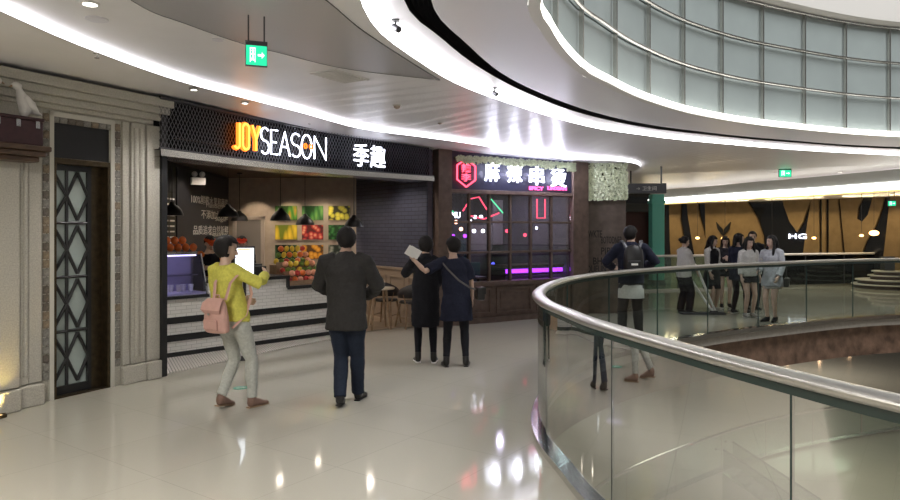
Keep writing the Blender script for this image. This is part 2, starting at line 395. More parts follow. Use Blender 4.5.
for i in cols:
    if u1[i][1] < 3.0: continue
    seg_ = u1[i:i+5]
    if seg_[0][0] > 12: continue
    a = Vector((*seg_[0], 0)); q = Vector((*seg_[4], 0)); tl = 0.012/(q-a).length
    sgi = [seg_[0]]+seg_[1:4]+[seg_[4]]
    for z0, z1 in rows:
        b = MB(); c0 = z3(offset(sgi, 0.05), z0); c1 = z3(offset(sgi, 0.05), z1)
        d0 = z3(offset(sgi, 0.08), z0); d1 = z3(offset(sgi, 0.08), z1)
        b.strip(c0, c1); b.strip(d0, d1, True); b.strip(c1, d1); b.strip(d0, c0)
        b.build('pane', 'pane', up, True)
    b = MB(); b.box((a.x, a.y, 4.6), (0.03, 0.05, 1.96), math.atan2(q.y-a.y, q.x-a.x)); b.build('mullion', 'steel', up)
keep = [p for p in u1 if p[1] > 3.0]
for z in (4.255, 4.915, 5.575):
    MB().loft(z3(offset(keep, -0.02), z), 0.022, 6, side=(0, 0, 1)).build('transom_rail', 'steel', up, True)
MB().strip(z3(keep, 5.58), z3(offset(keep, -0.12), 5.66)).strip(z3(offset(keep, -0.12), 5.66), z3(offset(keep, -0.12), 6.6)).build('fascia', 'fasc', up, True)
MB().strip(z3(offset(keep, 0.12), 3.5), z3(offset(keep, 0.12), 6.6)).build('backing', 'white', up, True)
# ---------------------------------------------------------------- door wall (stone) on the left
E0, E1 = (-4.33, 6.54), (-3.49, 8.12)
po, rz, EL = frame(E0, E1)
wl = empty('wall_left', po, rz, 'grey limestone wall with a panelled doorway and cornice', 'wall', kind='structure')
def ue(x): return upx(E0, E1, x)
D0, D1 = ue(53), ue(110)                             # door opening
U1 = EL                                              # right end of stone
b = MB()
b.span((-4.5, 0, 0), (D0-0.02, 0.5, ZS)); b.span((D1+0.02, 0, 0), (U1, 0.5, ZS)); b.span((D0-0.02, 0, 2.97), (D1+0.02, 0.5, ZS)); b.build('wall_core', 'stone', wl)
def slab(u0, u1, z0, z1, d, name='stone_slab', bev=0.008):
    return MB().span((u0, -d, z0), (u1, 0.0, z1)).build(name, 'stone', wl, bevel=bev)
def pil(u0, u1, nm='pilaster'):                       # fluted pilaster
    slab(u0, u1, 0.22, 2.98, 0.045, nm)
    w_ = (u1-u0)
    for k in range(2):
        c = u0+w_*(0.3+0.4*k)
        MB().loft([(c, -0.045, 0.30), (c, -0.045, 2.92)], w_*0.15, 10, side=(1, 0, 0)).build('flute', 'stone', wl, True)
slab(-1.5, ue(14), 0.22, 2.98, 0.10, 'pilaster'); pil(ue(14), ue(26)); slab(ue(27), ue(40), 0.22, 2.98, 0.03, 'stone_slab')
slab(ue(121), ue(128), 0.22, 2.98, 0.03); pil(ue(129), ue(143)); slab(ue(144), U1, 0.22, 2.98, 0.06, 'pilaster')
for u0, u1, d in ((-1.5, ue(14), 0.14), (ue(14), ue(40), 0.09), (ue(120), ue(143), 0.07), (ue(143), U1, 0.10)):
    slab(u0, u1, 0.0, 0.21, d, 'plinth', 0.015)
for z0, z1, d in ((2.99, 3.04, 0.05), (3.04, 3.12, 0.08), (3.12, 3.20, 0.13), (3.20, 3.30, 0.17)):
    MB().span((-4.5, -d, z0), (U1+d*0.6, 0, z1)).build('cornice', 'stone', wl, bevel=0.012)
M['mgold'] = mat('mosaic_ochre', (0.23, 0.18, 0.125), 0.45, noise=0.3, nscale=40)
M['mgrey'] = mat('mosaic_grey', (0.22, 0.21, 0.19), 0.45, noise=0.3, nscale=40)
M['mdark'] = mat('mosaic_dark', (0.13, 0.11, 0.09), 0.45, noise=0.3, nscale=40)
M['trimw'] = mat('pale_stone_trim', (0.56, 0.54, 0.48), 0.5)
tw = 0.088; tile_me = {}
for k_ in ('mgold', 'mgrey', 'mdark'):
    b = MB(); b.box((0, 0, 0), (0.062, 0.012, 0.062), m=Matrix.Rotation(R(45), 3, 'Y')); b.box((0, 0.003, 0), (0.08, 0.008, 0.08)); tile_me[k_] = b.mesh('mosaic_tile'); tile_me[k_].materials.append(M[k_])
def tiles(us, zs):
    for u in us:
        for z in zs:
            k_ = random.choice(('mgold', 'mgrey', 'mdark', 'mgrey'))
            shared('mosaic_tile', tile_me[k_], k_, wl, (u, -0.008, z))
ma, mb_ = ue(46.5), ue(116.5)
nz = [0.26+tw*i for i in range(int((3.02-0.26)/tw))]
tiles([ma], nz); tiles([mb_], nz)
n_t = round((mb_-ma)/tw); tiles([ma+(mb_-ma)*i/n_t for i in range(1, n_t)], [nz[-1]])
b = MB(); b.span((D0-0.045, -0.02, 0.0), (D0, 0.03, 2.97)); b.span((D1, -0.02, 0.0), (D1+0.045, 0.03, 2.97)); b.span((D0-0.045, -0.02, 2.92), (D1+0.045, 0.03, 2.97)); b.build('trim_frame', 'trimw', wl)
# the door itself
dr = empty('door_1', po, rz, 'dark bronze door with diamond lattice over frosted glass', 'door', kind='structure')
MB().span((D0, 0.02, 2.50), (D1, 0.07, 2.92)).build('transom_panel', 'black', dr)
b = MB(); b.span((D0, -0.01, 0), (D0+0.035, 0.12, 2.5)); b.span((D1-0.035, -0.01, 0), (D1, 0.12, 2.5)); b.span((D0, -0.01, 2.44), (D1, 0.12, 2.5)); b.build('door_frame', 'bronze', dr, bevel=0.006)
G0, G1 = D0+0.05, ue(94)
MB().span((G0, 0.12, 0.1), (G1, 0.14, 2.40)).build('frosted_pane', 'frost', dr)
MB().span((G1+0.02, 0.10, 0.0), (D1-0.03, 0.16, 2.44)).build('side_panel', 'bronze', dr)
MB().span((D0, 0.15, 0.0), (D1, 0.19, 2.6)).build('backing', 'black', dr)
b = MB(); b.span((G0-0.02, 0.09, 0), (G0+0.015, 0.14, 2.44)); b.span((G1-0.015, 0.09, 0), (G1+0.03, 0.14, 2.44)); b.span((G0, 0.09, 0), (G1, 0.14, 0.10)); b.span((G0, 0.09, 2.38), (G1, 0.14, 2.44)); b.build('leaf_frame', 'black', dr)
gm = (G0+G1)/2; gw = G1-G0
def bar(p, q, r=0.017): MB().loft([(p[0], 0.105, p[1]), (q[0], 0.105, q[1])], r, 6, side=(0, 1, 0)).build('lattice_bar', 'black', dr)
gv = G0+gw*0.40
bar((gv, 0.1), (gv, 2.4))
nh = 4
for i in range(nh):
    z0 = 0.1+2.3*i/nh; z1 = 0.1+2.3*(i+1)/nh; zm = (z0+z1)/2
    if i: bar((G0, z0), (G1, z0))
    gd = G0+gw*0.70
    for a in (gv, G1): bar((gd, z0+0.03), (a, zm)); bar((a, zm), (gd, z1-0.03))
    bar((gv, zm), (G0+gw*0.05, z0+0.04)); bar((gv, zm), (G0+gw*0.05, z1-0.04))
MB().span((G0-0.05, 0.0, 0.0), (D1, 0.09, 0.012)).build('threshold', 'bronze', dr)

# ---------------------------------------------------------------- juice shop shell
FA = crom([(-3.4, 7.95), (-2.23, 10.13), (-0.3, 12.1)], 16)
FZ0, FZ1 = 2.70, 3.30
def fpx(x):                                          # point and tangent on the sign curve at pixel column x
    k = (x-450)/F
    for a, q in zip(FA, FA[1:]):
        g0 = a[0]-k*a[1]; g1 = q[0]-k*q[1]
        if g0 <= 0 <= g1 or g1 <= 0 <= g0:
            t = g0/(g0-g1); return Vector((a[0]+(q[0]-a[0])*t, a[1]+(q[1]-a[1])*t, 0)), math.atan2(q[1]-a[1], q[0]-a[0])
    return None
K0, K1 = (-3.9, 9.15), (-1.92, 11.3)                 # counter line
M['dwall'] = mat('charcoal_wall', (0.022, 0.021, 0.022), 0.55, noise=0.3, nscale=12)
M['conc'] = mat('beige_concrete', (0.40, 0.33, 0.265), 0.7, noise=0.12, nscale=6, bump=0.1, bscale=30)
M['brownc'] = mat('brown_ceiling', (0.07, 0.045, 0.03), 0.7)
M['wains'] = mat('beige_wainscot', (0.36, 0.28, 0.215), 0.55)
M['shopfloor'] = mat('wood_plank_floor', (0.32, 0.24, 0.165), 0.45, noise=0.2, nscale=4)
struct(MB().span((-6.2, 14.5, 0), (-1.95, 14.7, 3.0)).build('wall_back', 'conc'), 'beige concrete back wall of the juice shop', 'wall')
p_, r_, l_ = frame((-4.42, 8.9), (-4.72, 14.5))
ws = empty('wall_shop_left', p_, r_, 'charcoal side wall of the juice shop with menu lettering', 'wall', kind='structure')
MB().span((0, 0, 0), (l_, 0.15, 3.0)).build('wall_core', 'dwall', ws)
p_, r_, l_ = frame((-2.0, 14.5), (-0.42, 12.35))
wr = empty('wall_slate', p_, r_, 'dark blue slate brick wall above a beige wainscot', 'wall', kind='structure')
MB().span((0, 0, 1.02), (l_, 0.15, 3.0)).build('slate_facing', 'slate', wr)
MB().span((0, -0.012, 0), (l_, 0.15, 1.0)).build('wainscot', 'wains', wr)
MB().span((0, -0.035, 0.98), (l_, 0.0, 1.03)).build('dado_rail', 'wains', wr, bevel=0.008)
for i in range(4):
    a = l_*i/4+0.07; q = l_*(i+1)/4-0.07
    b = MB(); b.span((a, -0.03, 0.18), (q, -0.012, 0.21)); b.span((a, -0.03, 0.83), (q, -0.012, 0.86)); b.span((a, -0.03, 0.18), (a+0.03, -0.012, 0.86)); b.span((q-0.03, -0.03, 0.18), (q, -0.012, 0.86)); b.build('panel_moulding', 'wains', wr)
MB().span((0, -0.03, 0), (l_, -0.01, 0.1)).build('skirting', 'wains', wr)
o = fill('ceiling_shop', [[(-6.2, 14.7), (-4.5, 8.6), (-3.3, 8.2), (-2.3, 10.3), (-0.4, 12.3), (-1.9, 14.7)]], 2.86, 'brownc', True); struct(o, 'brown ceiling inside the juice shop', 'ceiling')
o = fill('floor_shop', [[(-6.2, 14.6), (-4.4, 9.0), (-3.9, 9.15), (-1.92, 11.3), (-0.9, 12.2), (-0.42, 12.35), (-2.0, 14.55)]], 0.006, 'shopfloor'); struct(o, 'wood floor inside the juice shop', 'floor')
# strip of ribbed white tiles along the counter foot
M['wtile'] = mat('white_ribbed_tile', (0.66, 0.63, 0.57), 0.3)
M['grout'] = mat('dark_grout', (0.16, 0.15, 0.14), 0.8)
ts = empty('trim_1', (0, 0, 0), 0, 'strip of narrow white floor tiles along the counter foot', 'floor strip', kind='structure')
FS = [f for f in resample(crom([(-3.43, 8.24), (-2.25, 10.33), (-1.70, 11.0)], 14), 76)]
KS = resample([K0, K1], 76)
MB().strip(z3(FS, 0.004), z3(KS, 0.004), True).build('grout_bed', 'grout', ts)
for i in range(75):
    def mix(a, q, t): return (a[0]+(q[0]-a[0])*t, a[1]+(q[1]-a[1])*t)
    a0, a1 = mix(FS[i], FS[i+1], 0.12), mix(FS[i], FS[i+1], 0.88); k0, k1 = mix(KS[i], KS[i+1], 0.12), mix(KS[i], KS[i+1], 0.88)
    v = z3([a0, a1, k1, k0], 0.016)+z3([a0, a1, k1, k0], 0.004)
    MB().add(v, [(0,1,2,3),(0,4,5,1),(1,5,6,2),(2,6,7,3),(3,7,4,0)]).build('floor_tile', 'wtile', ts)
# black steel post at the left end of the shop, and the header box of the roller shutter
pp = fpx(159.5)[0]
struct(MB().box((-3.46, 8.12, 1.66), (0.07, 0.16, 3.3), R(62)).build('trim_2', 'black'), 'black steel post between the stone wall and the juice shop', 'post')
fr = resample(FA, 60)
b = MB(); f1 = offset(fr, 0.25); f0 = offset(fr, -0.03)
b.strip(z3(f0, 2.70), z3(f0, 2.62)); b.strip(z3(f0, 2.62), z3(f1, 2.60)); b.strip(z3(f1, 2.60), z3(f1, 2.70)); b.strip(z3(f0, 2.62), z3(f0, 2.62))
o = b.build('trim_3', 'steel', None, True, angle=30); struct(o, 'steel roller shutter housing under the juice shop sign', 'shutter box')
# wall closing above shops
b = MB(); b.strip(z3(offset(fr, 0.3), 2.6), z3(offset(fr, 0.3), ZS)); struct(b.build('wall_header', 'dwall'), 'dark header wall above the juice shop front', 'wall')

# ---------------------------------------------------------------- far gold wall beyond the atrium
W0, W1 = (6.8, 31.0), (14.6, 20.5)
po2, rz2, GL = frame(W0, W1)
M['gold'] = mat('gold_panel', (0.30, 0.205, 0.10), 0.45, 0.2, noise=0.16, nscale=3, bump=0.05, bscale=20)
M['darkglass'] = mat('dark_glass_wall', (0.012, 0.012, 0.013), 0.08, spec=0.8)
gw_ = empty('wall_gold', po2, rz2, 'gold curved panels over dark glass on the far shop front', 'wall', kind='structure')
MB().span((-6, 0.06, 0), (GL+6, 0.2, 3.5)).build('dark_glazing', 'darkglass', gw_)
def gp(poly):
    pts = []
    for x, y in poly:
        u = upx(W0, W1, x); d = W0[1]+(W1[1]-W0[1])*u/GL
        pts.append((u, max(0.02, min(3.45, Z(y, d)))))
    MB().prism(pts, 'y', -0.02, 0.06).build('gold_panel', 'gold', gw_)
gp([(655,190),(664,190),(663,240),(664,300),(655,300)])
gp([(669,190),(681,190),(680,220),(684,245),(690,290),(672,290),(670,240)])
gp([(686,190),(696,190),(699,215),(706,240),(712,300),(698,300),(692,240),(688,215)])
gp([(705,190),(738,190),(748,203),(757,218),(763,236),(765,260),(763,300),(708,300),(706,250)])
gp([(781,190),(814,190),(809,205),(803,222),(797,232),(790,222),(784,206)])
gp([(812,195),(819,195),(820,300),(800,300),(805,240)])
gp([(822,190),(826,190),(826,300),(822,300)])
gp([(829,190),(837,190),(842,245),(846,300),(829,300)])
gp([(839,190),(866,190),(858,208),(857,219),(862,222),(868,215),(875,190),(886,190),(882,208),(876,225),(866,242),(858,265),(856,300),(848,300)])
gp([(891,190),(910,190),(910,300),(880,300),(885,245)])
FF = crom([(6.3, 32)]+PX([(624,206.5),(690,203),(760,199),(800,197),(900,191)], 2.8)+[(12.9,16),(15,14.6),(20,14)], 8)
ff = resample(FF, 60)
lo = fill('ceiling_lower', [ff+[(26,14),(26,33),(6.3,33)]], 2.8, 'ceil', True); struct(lo, 'lowered ceiling edge lit in gold above the far shop', 'ceiling')
M['goldled'] = glow('gold_led', (1.0, 0.72, 0.26), 1.5)
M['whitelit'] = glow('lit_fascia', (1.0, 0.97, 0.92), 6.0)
b = MB(); b.strip(z3(offset(ff, 0.02), 2.8), z3(offset(ff, 0.02), 2.85)); b.build('gold_led', 'goldled', lo, True)
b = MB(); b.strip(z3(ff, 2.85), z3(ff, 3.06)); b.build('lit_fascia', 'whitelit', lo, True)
M['gglass'] = mat('grey_glass_band', (0.50, 0.52, 0.51), 0.2)
b = MB(); b.strip(z3(offset(ff, 0.03), 3.06), z3(offset(ff, 0.03), ZM)); b.build('glass_band', 'gglass', lo, True)
# enclosing walls out of view
struct(MB().span((-9, -7.2, 0), (26, -7, 6)).build('wall_rear', 'white'), 'plain wall behind the viewer', 'wall')
struct(MB().span((26, -7, -5), (26.2, 33, 6)).build('wall_right', 'white'), 'plain wall at the far right', 'wall')
struct(MB().span((-9, 33, -0.7), (26, 33.2, 6)).build('wall_far', 'dwall'), 'dark wall at the far end of the corridor', 'wall')
# ================================================================== THINGS
# ---------------------------------------------------------------- glass balustrade round the void
gr = empty('glass_railing', (0.77, 5.54, 0), 0, 'curved glass balustrade with a wide brushed steel handrail', 'railing')
gr_inv = Matrix.Translation((-0.77, -5.54, 0))
def rel(c, z): return [(p[0]-0.77, p[1]-5.54, z) for p in c]
VL = crom(VP, 30, True)
M['rail'] = mat('handrail_steel', (0.52, 0.50, 0.46), 0.28, 0.9, noise=0.05, nscale=30)
vl = resample(VL+[VL[0]], 300)[:-1]
b = MB(); n = len(vl); prof = [(-0.062,0.0),(-0.058,0.016),(-0.035,0.027),(0.0,0.031),(0.035,0.027),(0.058,0.016),(0.062,0.0),(0.05,-0.018),(0.02,-0.026),(-0.02,-0.026),(-0.05,-0.018)]
rings = [rel(offset(vl, w_, True), 1.155+h_) for w_, h_ in prof]
vs = [p for rg in rings for p in rg]; k = len(prof)
b.add(vs, [(j*n+i, j*n+(i+1) % n, ((j+1) % k)*n+(i+1) % n, ((j+1) % k)*n+i) for j in range(k) for i in range(n)])
b.build('handrail', 'rail', gr, True, angle=60)
cl_ = vl+[vl[0]]
b = MB(); i_, o_ = offset(cl_, -0.06), offset(cl_, 0.07)
b.strip(rel(o_, 0.0), rel(o_, 0.05)); b.strip(rel(o_, 0.05), rel(i_, 0.05)); b.strip(rel(i_, 0.05), rel(i_, -0.02)); b.build('base_shoe', 'steel2', gr, True, angle=30)
M['gedge'] = mat('glass_edge', (0.03, 0.05, 0.045), 0.2)
# joints: first aligned with the ones seen in the photograph
start = min(range(len(vl)), key=lambda i: abs((vl[i][0]/vl[i][1] if vl[i][1] > 1 else 9)-(783-450)/F)+(0 if vl[i][1] < 4 else 9))
rot_ = vl[start:]+vl[:start]; dense = resample(rot_+[rot_[0]], step=0.14)
for i in range(0, len(dense)-1, 10):
    sg = dense[i:i+11]
    if len(sg) < 3: continue
    b = MB(); L_ = len(sg); a0 = rel(offset(sg, 0.007), 0.04); a1 = rel(offset(sg, 0.007), 1.13); b0 = rel(offset(sg, -0.007), 0.04); b1 = rel(offset(sg, -0.007), 1.13)
    b.strip(a0, a1); b.build('glass_pane', 'glass', gr, True)
    e = MB(); ang = math.atan2(sg[1][1]-sg[0][1], sg[1][0]-sg[0][0])
    e.box((sg[0][0]-0.77, sg[0][1]-5.54, 0.585), (0.010, 0.016, 1.09), ang); e.build('glass_joint', 'gedge', gr)
b = MB()
b.strip(rel(offset(cl_, 0.014), 1.09), rel(offset(cl_, 0.014), 1.13)); b.strip(rel(offset(cl_, -0.014), 1.13), rel(offset(cl_, -0.014), 1.09)); b.build('handrail_channel', 'gedge', gr, True)

# second railing in front of the gold wall
a = V(632, 19.3, 0); q = V(881, 22.0, 0); p_, r_, l_ = frame(a, q)
g2 = empty('glass_railing', p_, r_, 'straight glass barrier with a white top rail in front of the gold wall', 'railing')
M['glassg'] = glass('green_glass', (0.62, 0.78, 0.70), 1.5, 1.3)
MB().loft([(0, 0, 1.0), (l_, 0, 1.0)], (0.05, 0.035), 10, side=(0, 1, 0)).build('handrail', 'white', g2, True)
ng = 6
for i in range(ng):
    MB().span((l_*i/ng+0.02, -0.006, 0.06), (l_*(i+1)/ng-0.02, 0.006, 1.0)).build('glass_pane', 'glassg', g2)
for i in range(ng+1): MB().span((l_*i/ng-0.015, -0.02, 0), (l_*i/ng+0.015, 0.02, 1.02)).build('post', 'dsteel', g2)
MB().span((0, -0.05, 0), (l_, 0.05, 0.06)).build('base_shoe', 'steel', g2)
# round stepped plinth at the right edge
c_ = P(896, 289); st = empty('stepped_plinth', (c_.x, c_.y+0.4, 0), 0, 'round stepped plinth with white treads and dark risers', 'plinth')
M['tread'] = mat('white_marble_tread', (0.62, 0.57, 0.52), 0.3); M['riser'] = mat('dark_riser', (0.08, 0.05, 0.045), 0.4)
for i, r0 in enumerate((0.95, 0.85, 0.52, 0.42)):
    z0 = 0.13*i
    MB().lathe([(r0-0.07, z0), (r0-0.07, z0+0.10)], (0, 0, 0), 40).build('riser', 'riser', st)
    MB().lathe([(r0, z0+0.10), (r0, z0+0.125), (r0-0.01, z0+0.13)], (0, 0, 0), 40).build('tread', 'tread', st)
MB().span((-0.15, -0.12, 0.53), (0.15, 0.12, 0.95)).build('pedestal', 'dsteel', st)
# teal column and dark shop beyond
M['teal'] = mat('teal_column_panel', (0.12, 0.50, 0.44), 0.3)
c_ = V(656.5, 22.0, 0)
tcn = empty('teal_column', c_, 0, 'teal clad column standing left of the gold panels', 'column')
MB().box((0, 0, 1.45), (0.40, 0.40, 2.9)).build('shaft', 'teal', tcn, bevel=0.02); MB().box((0, 0, 0.07), (0.46, 0.46, 0.14)).build('base', 'dsteel', tcn)
MB().box((0, 0, 2.65), (0.45, 0.45, 0.10)).build('capital', 'teal', tcn)
a = V(622, 24.5, 0); q = V(652, 24.5, 0)
ds = empty('dark_kiosk', ((a.x+q.x)/2, 24.5, 0), 0, 'dark shop front with a reddish interior behind the flower pillar', 'shop front')
M['maroon'] = mat('maroon_wall', (0.06, 0.012, 0.012), 0.5)
wk = q.x-a.x
MB().box((0, 0.3, 1.35), (wk, 0.1, 2.7)).build('back_panel', 'maroon', ds)
MB().box((0, 0, 2.55), (wk+0.2, 0.5, 0.3)).build('header', 'black', ds)
for sx in (-1, 1): MB().box((sx*wk/2, 0.05, 1.2), (0.12, 0.4, 2.4)).build('jamb', 'black', ds)

# ---------------------------------------------------------------- JOY SEASON sign
sg = empty('shop_sign', (-2.23, 10.13, 2.7), 0, 'black mesh sign board with orange and white lit letters and two white characters', 'shop sign')
so_ = Vector((-2.23, 10.13, 2.7))
def rs(c, z): return [(p[0]-so_.x, p[1]-so_.y, z-so_.z) for p in c]
fb = offset(fr, 0.10)
b = MB(); b.strip(rs(fb, FZ0), rs(fb, FZ1)); b.strip(rs(fb, FZ1), rs(fr, FZ1)); b.strip(rs(fr, FZ0), rs(fb, FZ0)); b.build('backing_board', mat('matte_black_board', (0.006, 0.006, 0.007), 0.9, spec=0.15), sg)
M['wire'] = mat('mesh_wire', (0.15, 0.15, 0.16), 0.3, 0.9)
b = MB(); fd = resample(FA, 721); Ls = 720; H_ = FZ1-FZ0
def fpt(i, z):
    i = max(0, min(Ls, i)); t = i-int(i); a = fd[int(i)]; q = fd[min(Ls, int(i)+1)]
    return (a[0]+(q[0]-a[0])*t-so_.x, a[1]+(q[1]-a[1])*t-so_.y, z-so_.z)
dx = 15.0; nzr = 6; dz = H_/nzr
for k in range(-nzr, int(2*Ls/dx)+nzr):
    for s_ in (1, -1):
        pts = []
        for j in range(nzr+1):
            i = (k+(j if s_ == 1 else nzr-j))*dx*0.5*2/2
            if -0.1 <= i <= Ls: pts.append(fpt(i, FZ0+dz*j))
        if len(pts) > 1: b.loft(pts, 0.0032, 3, side=(0.7, 0.7, 0), cap=False)
o = b.build('mesh_screen', 'wire', sg); o['kind'] = 'stuff'
for z in (FZ0, FZ1):
    MB().loft(rs(offset(fr, -0.01), z), 0.02, 6, side=(0, 0, 1)).build('frame_bar', 'dsteel', sg)
M['orange'] = glow('orange_neon', (1.0, 0.20, 0.02), 2.4); M['orange2'] = glow('yellow_neon', (1.0, 0.50, 0.07), 2.6)
M['neon'] = glow('white_neon', (0.84, 0.86, 1.0), 5.5)
def put(mb, name, m, x, z, parent, org):
    p, a = fpx(x); q = mb.build(name, m, parent, True)
    n_ = Vector((math.sin(a), -math.cos(a), 0)); q.location = Vector((p.x, p.y, z))+n_*0.05-org; q.rotation_euler = (0, 0, a); return q
def fwid(x0, x1): return (fpx(x1)[0]-fpx(x0)[0]).length
def letter(ch, w, h):
    x0, x1, z0, z1 = -w/2, w/2, -h/2, h/2
    if ch == 'J': return [[(x1, z1), (x1, z0+w*0.5)]+arc(x1-w*0.5, z0+w*0.5, w*0.5, w*0.5, 0, -150, 8)]
    if ch == 'O': r = w/2; return [arc(0, z1-r, r, r, 0, 180, 10)+arc(0, z0+r, r, r, 180, 360, 10)+[(x1, z1-r)]]
    if ch == 'o': return [arc(0, 0, w/2, h/2, 0, 360, 28)]
    if ch == 'Y': return [[(x0, z1), (0, z0+h*0.45), (0, z0)], [(x1, z1), (0, z0+h*0.45)]]
    if ch == 'S': r = h/4; return [arc(0, r, w/2, r, 40, 270, 14)+arc(0, -r, w/2, r, 90, -140, 14)[1:]]
    if ch == 'E': return [[(x1, z1), (x0, z1), (x0, z0), (x1, z0)], [(x0, 0), (x1*0.6, 0)]]
    if ch == 'A': return [[(x0, z0), (0, z1), (x1, z0)], [(x0*0.45, z0+h*0.36), (x1*0.45, z0+h*0.36)]]
    if ch == 'N': return [[(x0, z0), (x0, z1), (x1, z0), (x1, z1)]]
for ch, x0, x1 in (('J', 230.5, 235.5), ('O', 239, 245), ('Y', 248.5, 256)):
    w_ = fwid(x0, x1)
    put(strokes(letter(ch, w_, 0.34), 0.030), 'letter', 'orange', (x0+x1)/2, 3.005, sg, so_)
    q = put(strokes(letter(ch, w_, 0.34), 0.016), 'letter_core', 'orange2', (x0+x1)/2, 3.005, sg, so_)
    p, a = fpx((x0+x1)/2); q.location += Vector((math.sin(a), -math.cos(a), 0))*0.022
for ch, x0, x1, h_ in (('S', 258.3, 266.5, .36), ('E', 268.5, 275, .34), ('A', 277, 287.5, .34), ('S', 289.3, 298, .34), ('o', 299.5, 309.5, .35), ('N', 312.3, 324, .34)):
    put(strokes(letter(ch, fwid(x0, x1), h_), 0.011), 'letter', 'neon', (x0+x1)/2, 2.995, sg, so_)
for x in (301.8, 307.2):
    put(strokes([arc(0, 0, 0.024, 0.032, 0, 360, 14)], 0.012), 'letter_eye', 'orange', x+0.6, 3.0, sg, so_).location += Vector((0.016, -0.013, 0))
for ch, x0, x1 in (('季', 351.5, 367), ('趣', 368.5, 383.5)):
    p, a = fpx((x0+x1)/2); n_ = Vector((math.sin(a), -math.cos(a), 0))
    text('character', ch, 0.4, 'neon', sg, Vector((p.x, p.y, 2.955))+n_*0.05-so_, (R(90), 0, a), 0.01, 0.0, fit=(fwid(x0, x1)*0.98, 0.36))

# ---------------------------------------------------------------- spicy skewer shop
S0, S1 = (-0.25, 12.3), (2.8, 14.1)
po3, rz3, SL = frame(S0, S1)
def us(x): return upx(S0, S1, x)
def yd(x): u = us(x); return S0[1]+(S1[1]-S0[1])*u/SL
ss = empty('timber_storefront', po3, rz3, 'brown timber shop front with paned windows and lit white characters', 'shop front')
def tb(u0, u1, z0, z1, d0, d1, name, m='wood', bev=0.006): return MB().span((u0, d0, z0), (u1, d1, z1)).build(name, m, ss, bevel=bev)
tb(us(436.5), us(450), 0, 3.28, -0.08, 0.15, 'post'); tb(us(571), us(586), 0, 3.28, -0.08, 0.15, 'post')
W_0, W_1 = us(450), us(571)
M['signnavy'] = mat('navy_sign_board', (0.022, 0.022, 0.05), 0.4)
tb(W_0, W_1, 2.50, 3.28, -0.02, 0.10, 'sign_board', 'signnavy')
tb(W_0, W_1, 2.43, 2.50, -0.06, 0.1, 'beam'); tb(W_0, W_1, 0.70, 0.78, -0.07, 0.1, 'window_sill'); tb(W_0, W_1, 0.0, 0.1, -0.05, 0.1, 'skirting')
tb(W_0, W_1, 0.1, 0.70, 0.0, 0.1, 'dado')
cols_ = [us(x) for x in (450, 469, 489, 510, 530.5, 551, 571)]
rows_ = [0.78, 1.33, 1.90, 2.43]
for i, u in enumerate(cols_[1:-1]): tb(u-0.022, u+0.022, 0.78, 2.43, -0.03, 0.05, 'mullion')
for z in rows_[1:-1]: tb(W_0, W_1, z-0.02, z+0.02, -0.025, 0.045, 'transom')
for i in range(6):
    for j in range(3):
        tb(cols_[i]+0.02, cols_[i+1]-0.02, rows_[j]+0.018, rows_[j+1]-0.018, 0.0, 0.008, 'pane', 'sglass', 0)
for i in range(3):
    u0 = W_0+(W_1-W_0)*i/3+0.06; u1 = W_0+(W_1-W_0)*(i+1)/3-0.06
    b = MB(); b.span((u0, -0.03, 0.16), (u1, 0, 0.2)); b.span((u0, -0.03, 0.62), (u1, 0, 0.66)); b.span((u0, -0.03, 0.2), (u0+0.04, 0, 0.62)); b.span((u1-0.04, -0.03, 0.2), (u1, 0, 0.62))
    b.build('dado_frame', 'wood', ss, bevel=0.006)
    tb(u0+0.1, u1-0.1, 0.26, 0.56, -0.015, 0, 'dado_panel')
M['red'] = glow('red_neon', (1.0, 0.06, 0.11), 4.5); M['pink'] = glow('pink_neon', (1.0, 0.12, 0.42), 3.0)
def zs(x, y): return Z(y, yd(x))
for ch, x0, x1, yc in (('麻', 483.5, 498), ('辣', 506, 520.5), ('串', 528, 542.5), ('烫', 549.5, 564.5)) if False else (('麻', 483.5, 498, 172), ('辣', 506, 520.5, 173.5), ('串', 528, 542.5, 176), ('烫', 549.5, 564.5, 178)):
    text('character', ch, 0.4, 'neon', ss, ((us(x0)+us(x1))/2, -0.05, zs((x0+x1)/2, yc)), (R(90), 0, 0), 0.015, 0.002, fit=(us(x1)-us(x0), 0.36))
for wd, x0, x1 in (('SPICY', 527.5, 542), ('LINXIAN', 546, 565)):
    text('lettering', wd, 0.1, 'pink', ss, ((us(x0)+us(x1))/2, -0.05, zs((x0+x1)/2, 188.5)), (R(90), 0, 0), 0.008, 0.003, fit=(us(x1)-us(x0), 0.075))
hx = (us(455.5)+us(473.5))/2; hw = (us(473.5)-us(455.5))/2; hz = zs(464.5, 173); hh = 0.26
b = strokes([[(0, hh), (hw, hh*0.5), (hw, -hh*0.5), (0, -hh), (-hw, -hh*0.5), (-hw, hh*0.5), (0, hh)]], 0.016)
em = b.build('emblem', 'red', ss, True); em.location = (hx, -0.06, hz)
text('character', '辣', 0.2, 'red', em, (0, 0, 0.085), (R(90), 0, 0), 0.008, 0.003, fit=(0.20, 0.16))
text('character', '李', 0.2, 'red', em, (0, 0, -0.085), (R(90), 0, 0), 0.008, 0.003, fit=(0.20, 0.15))
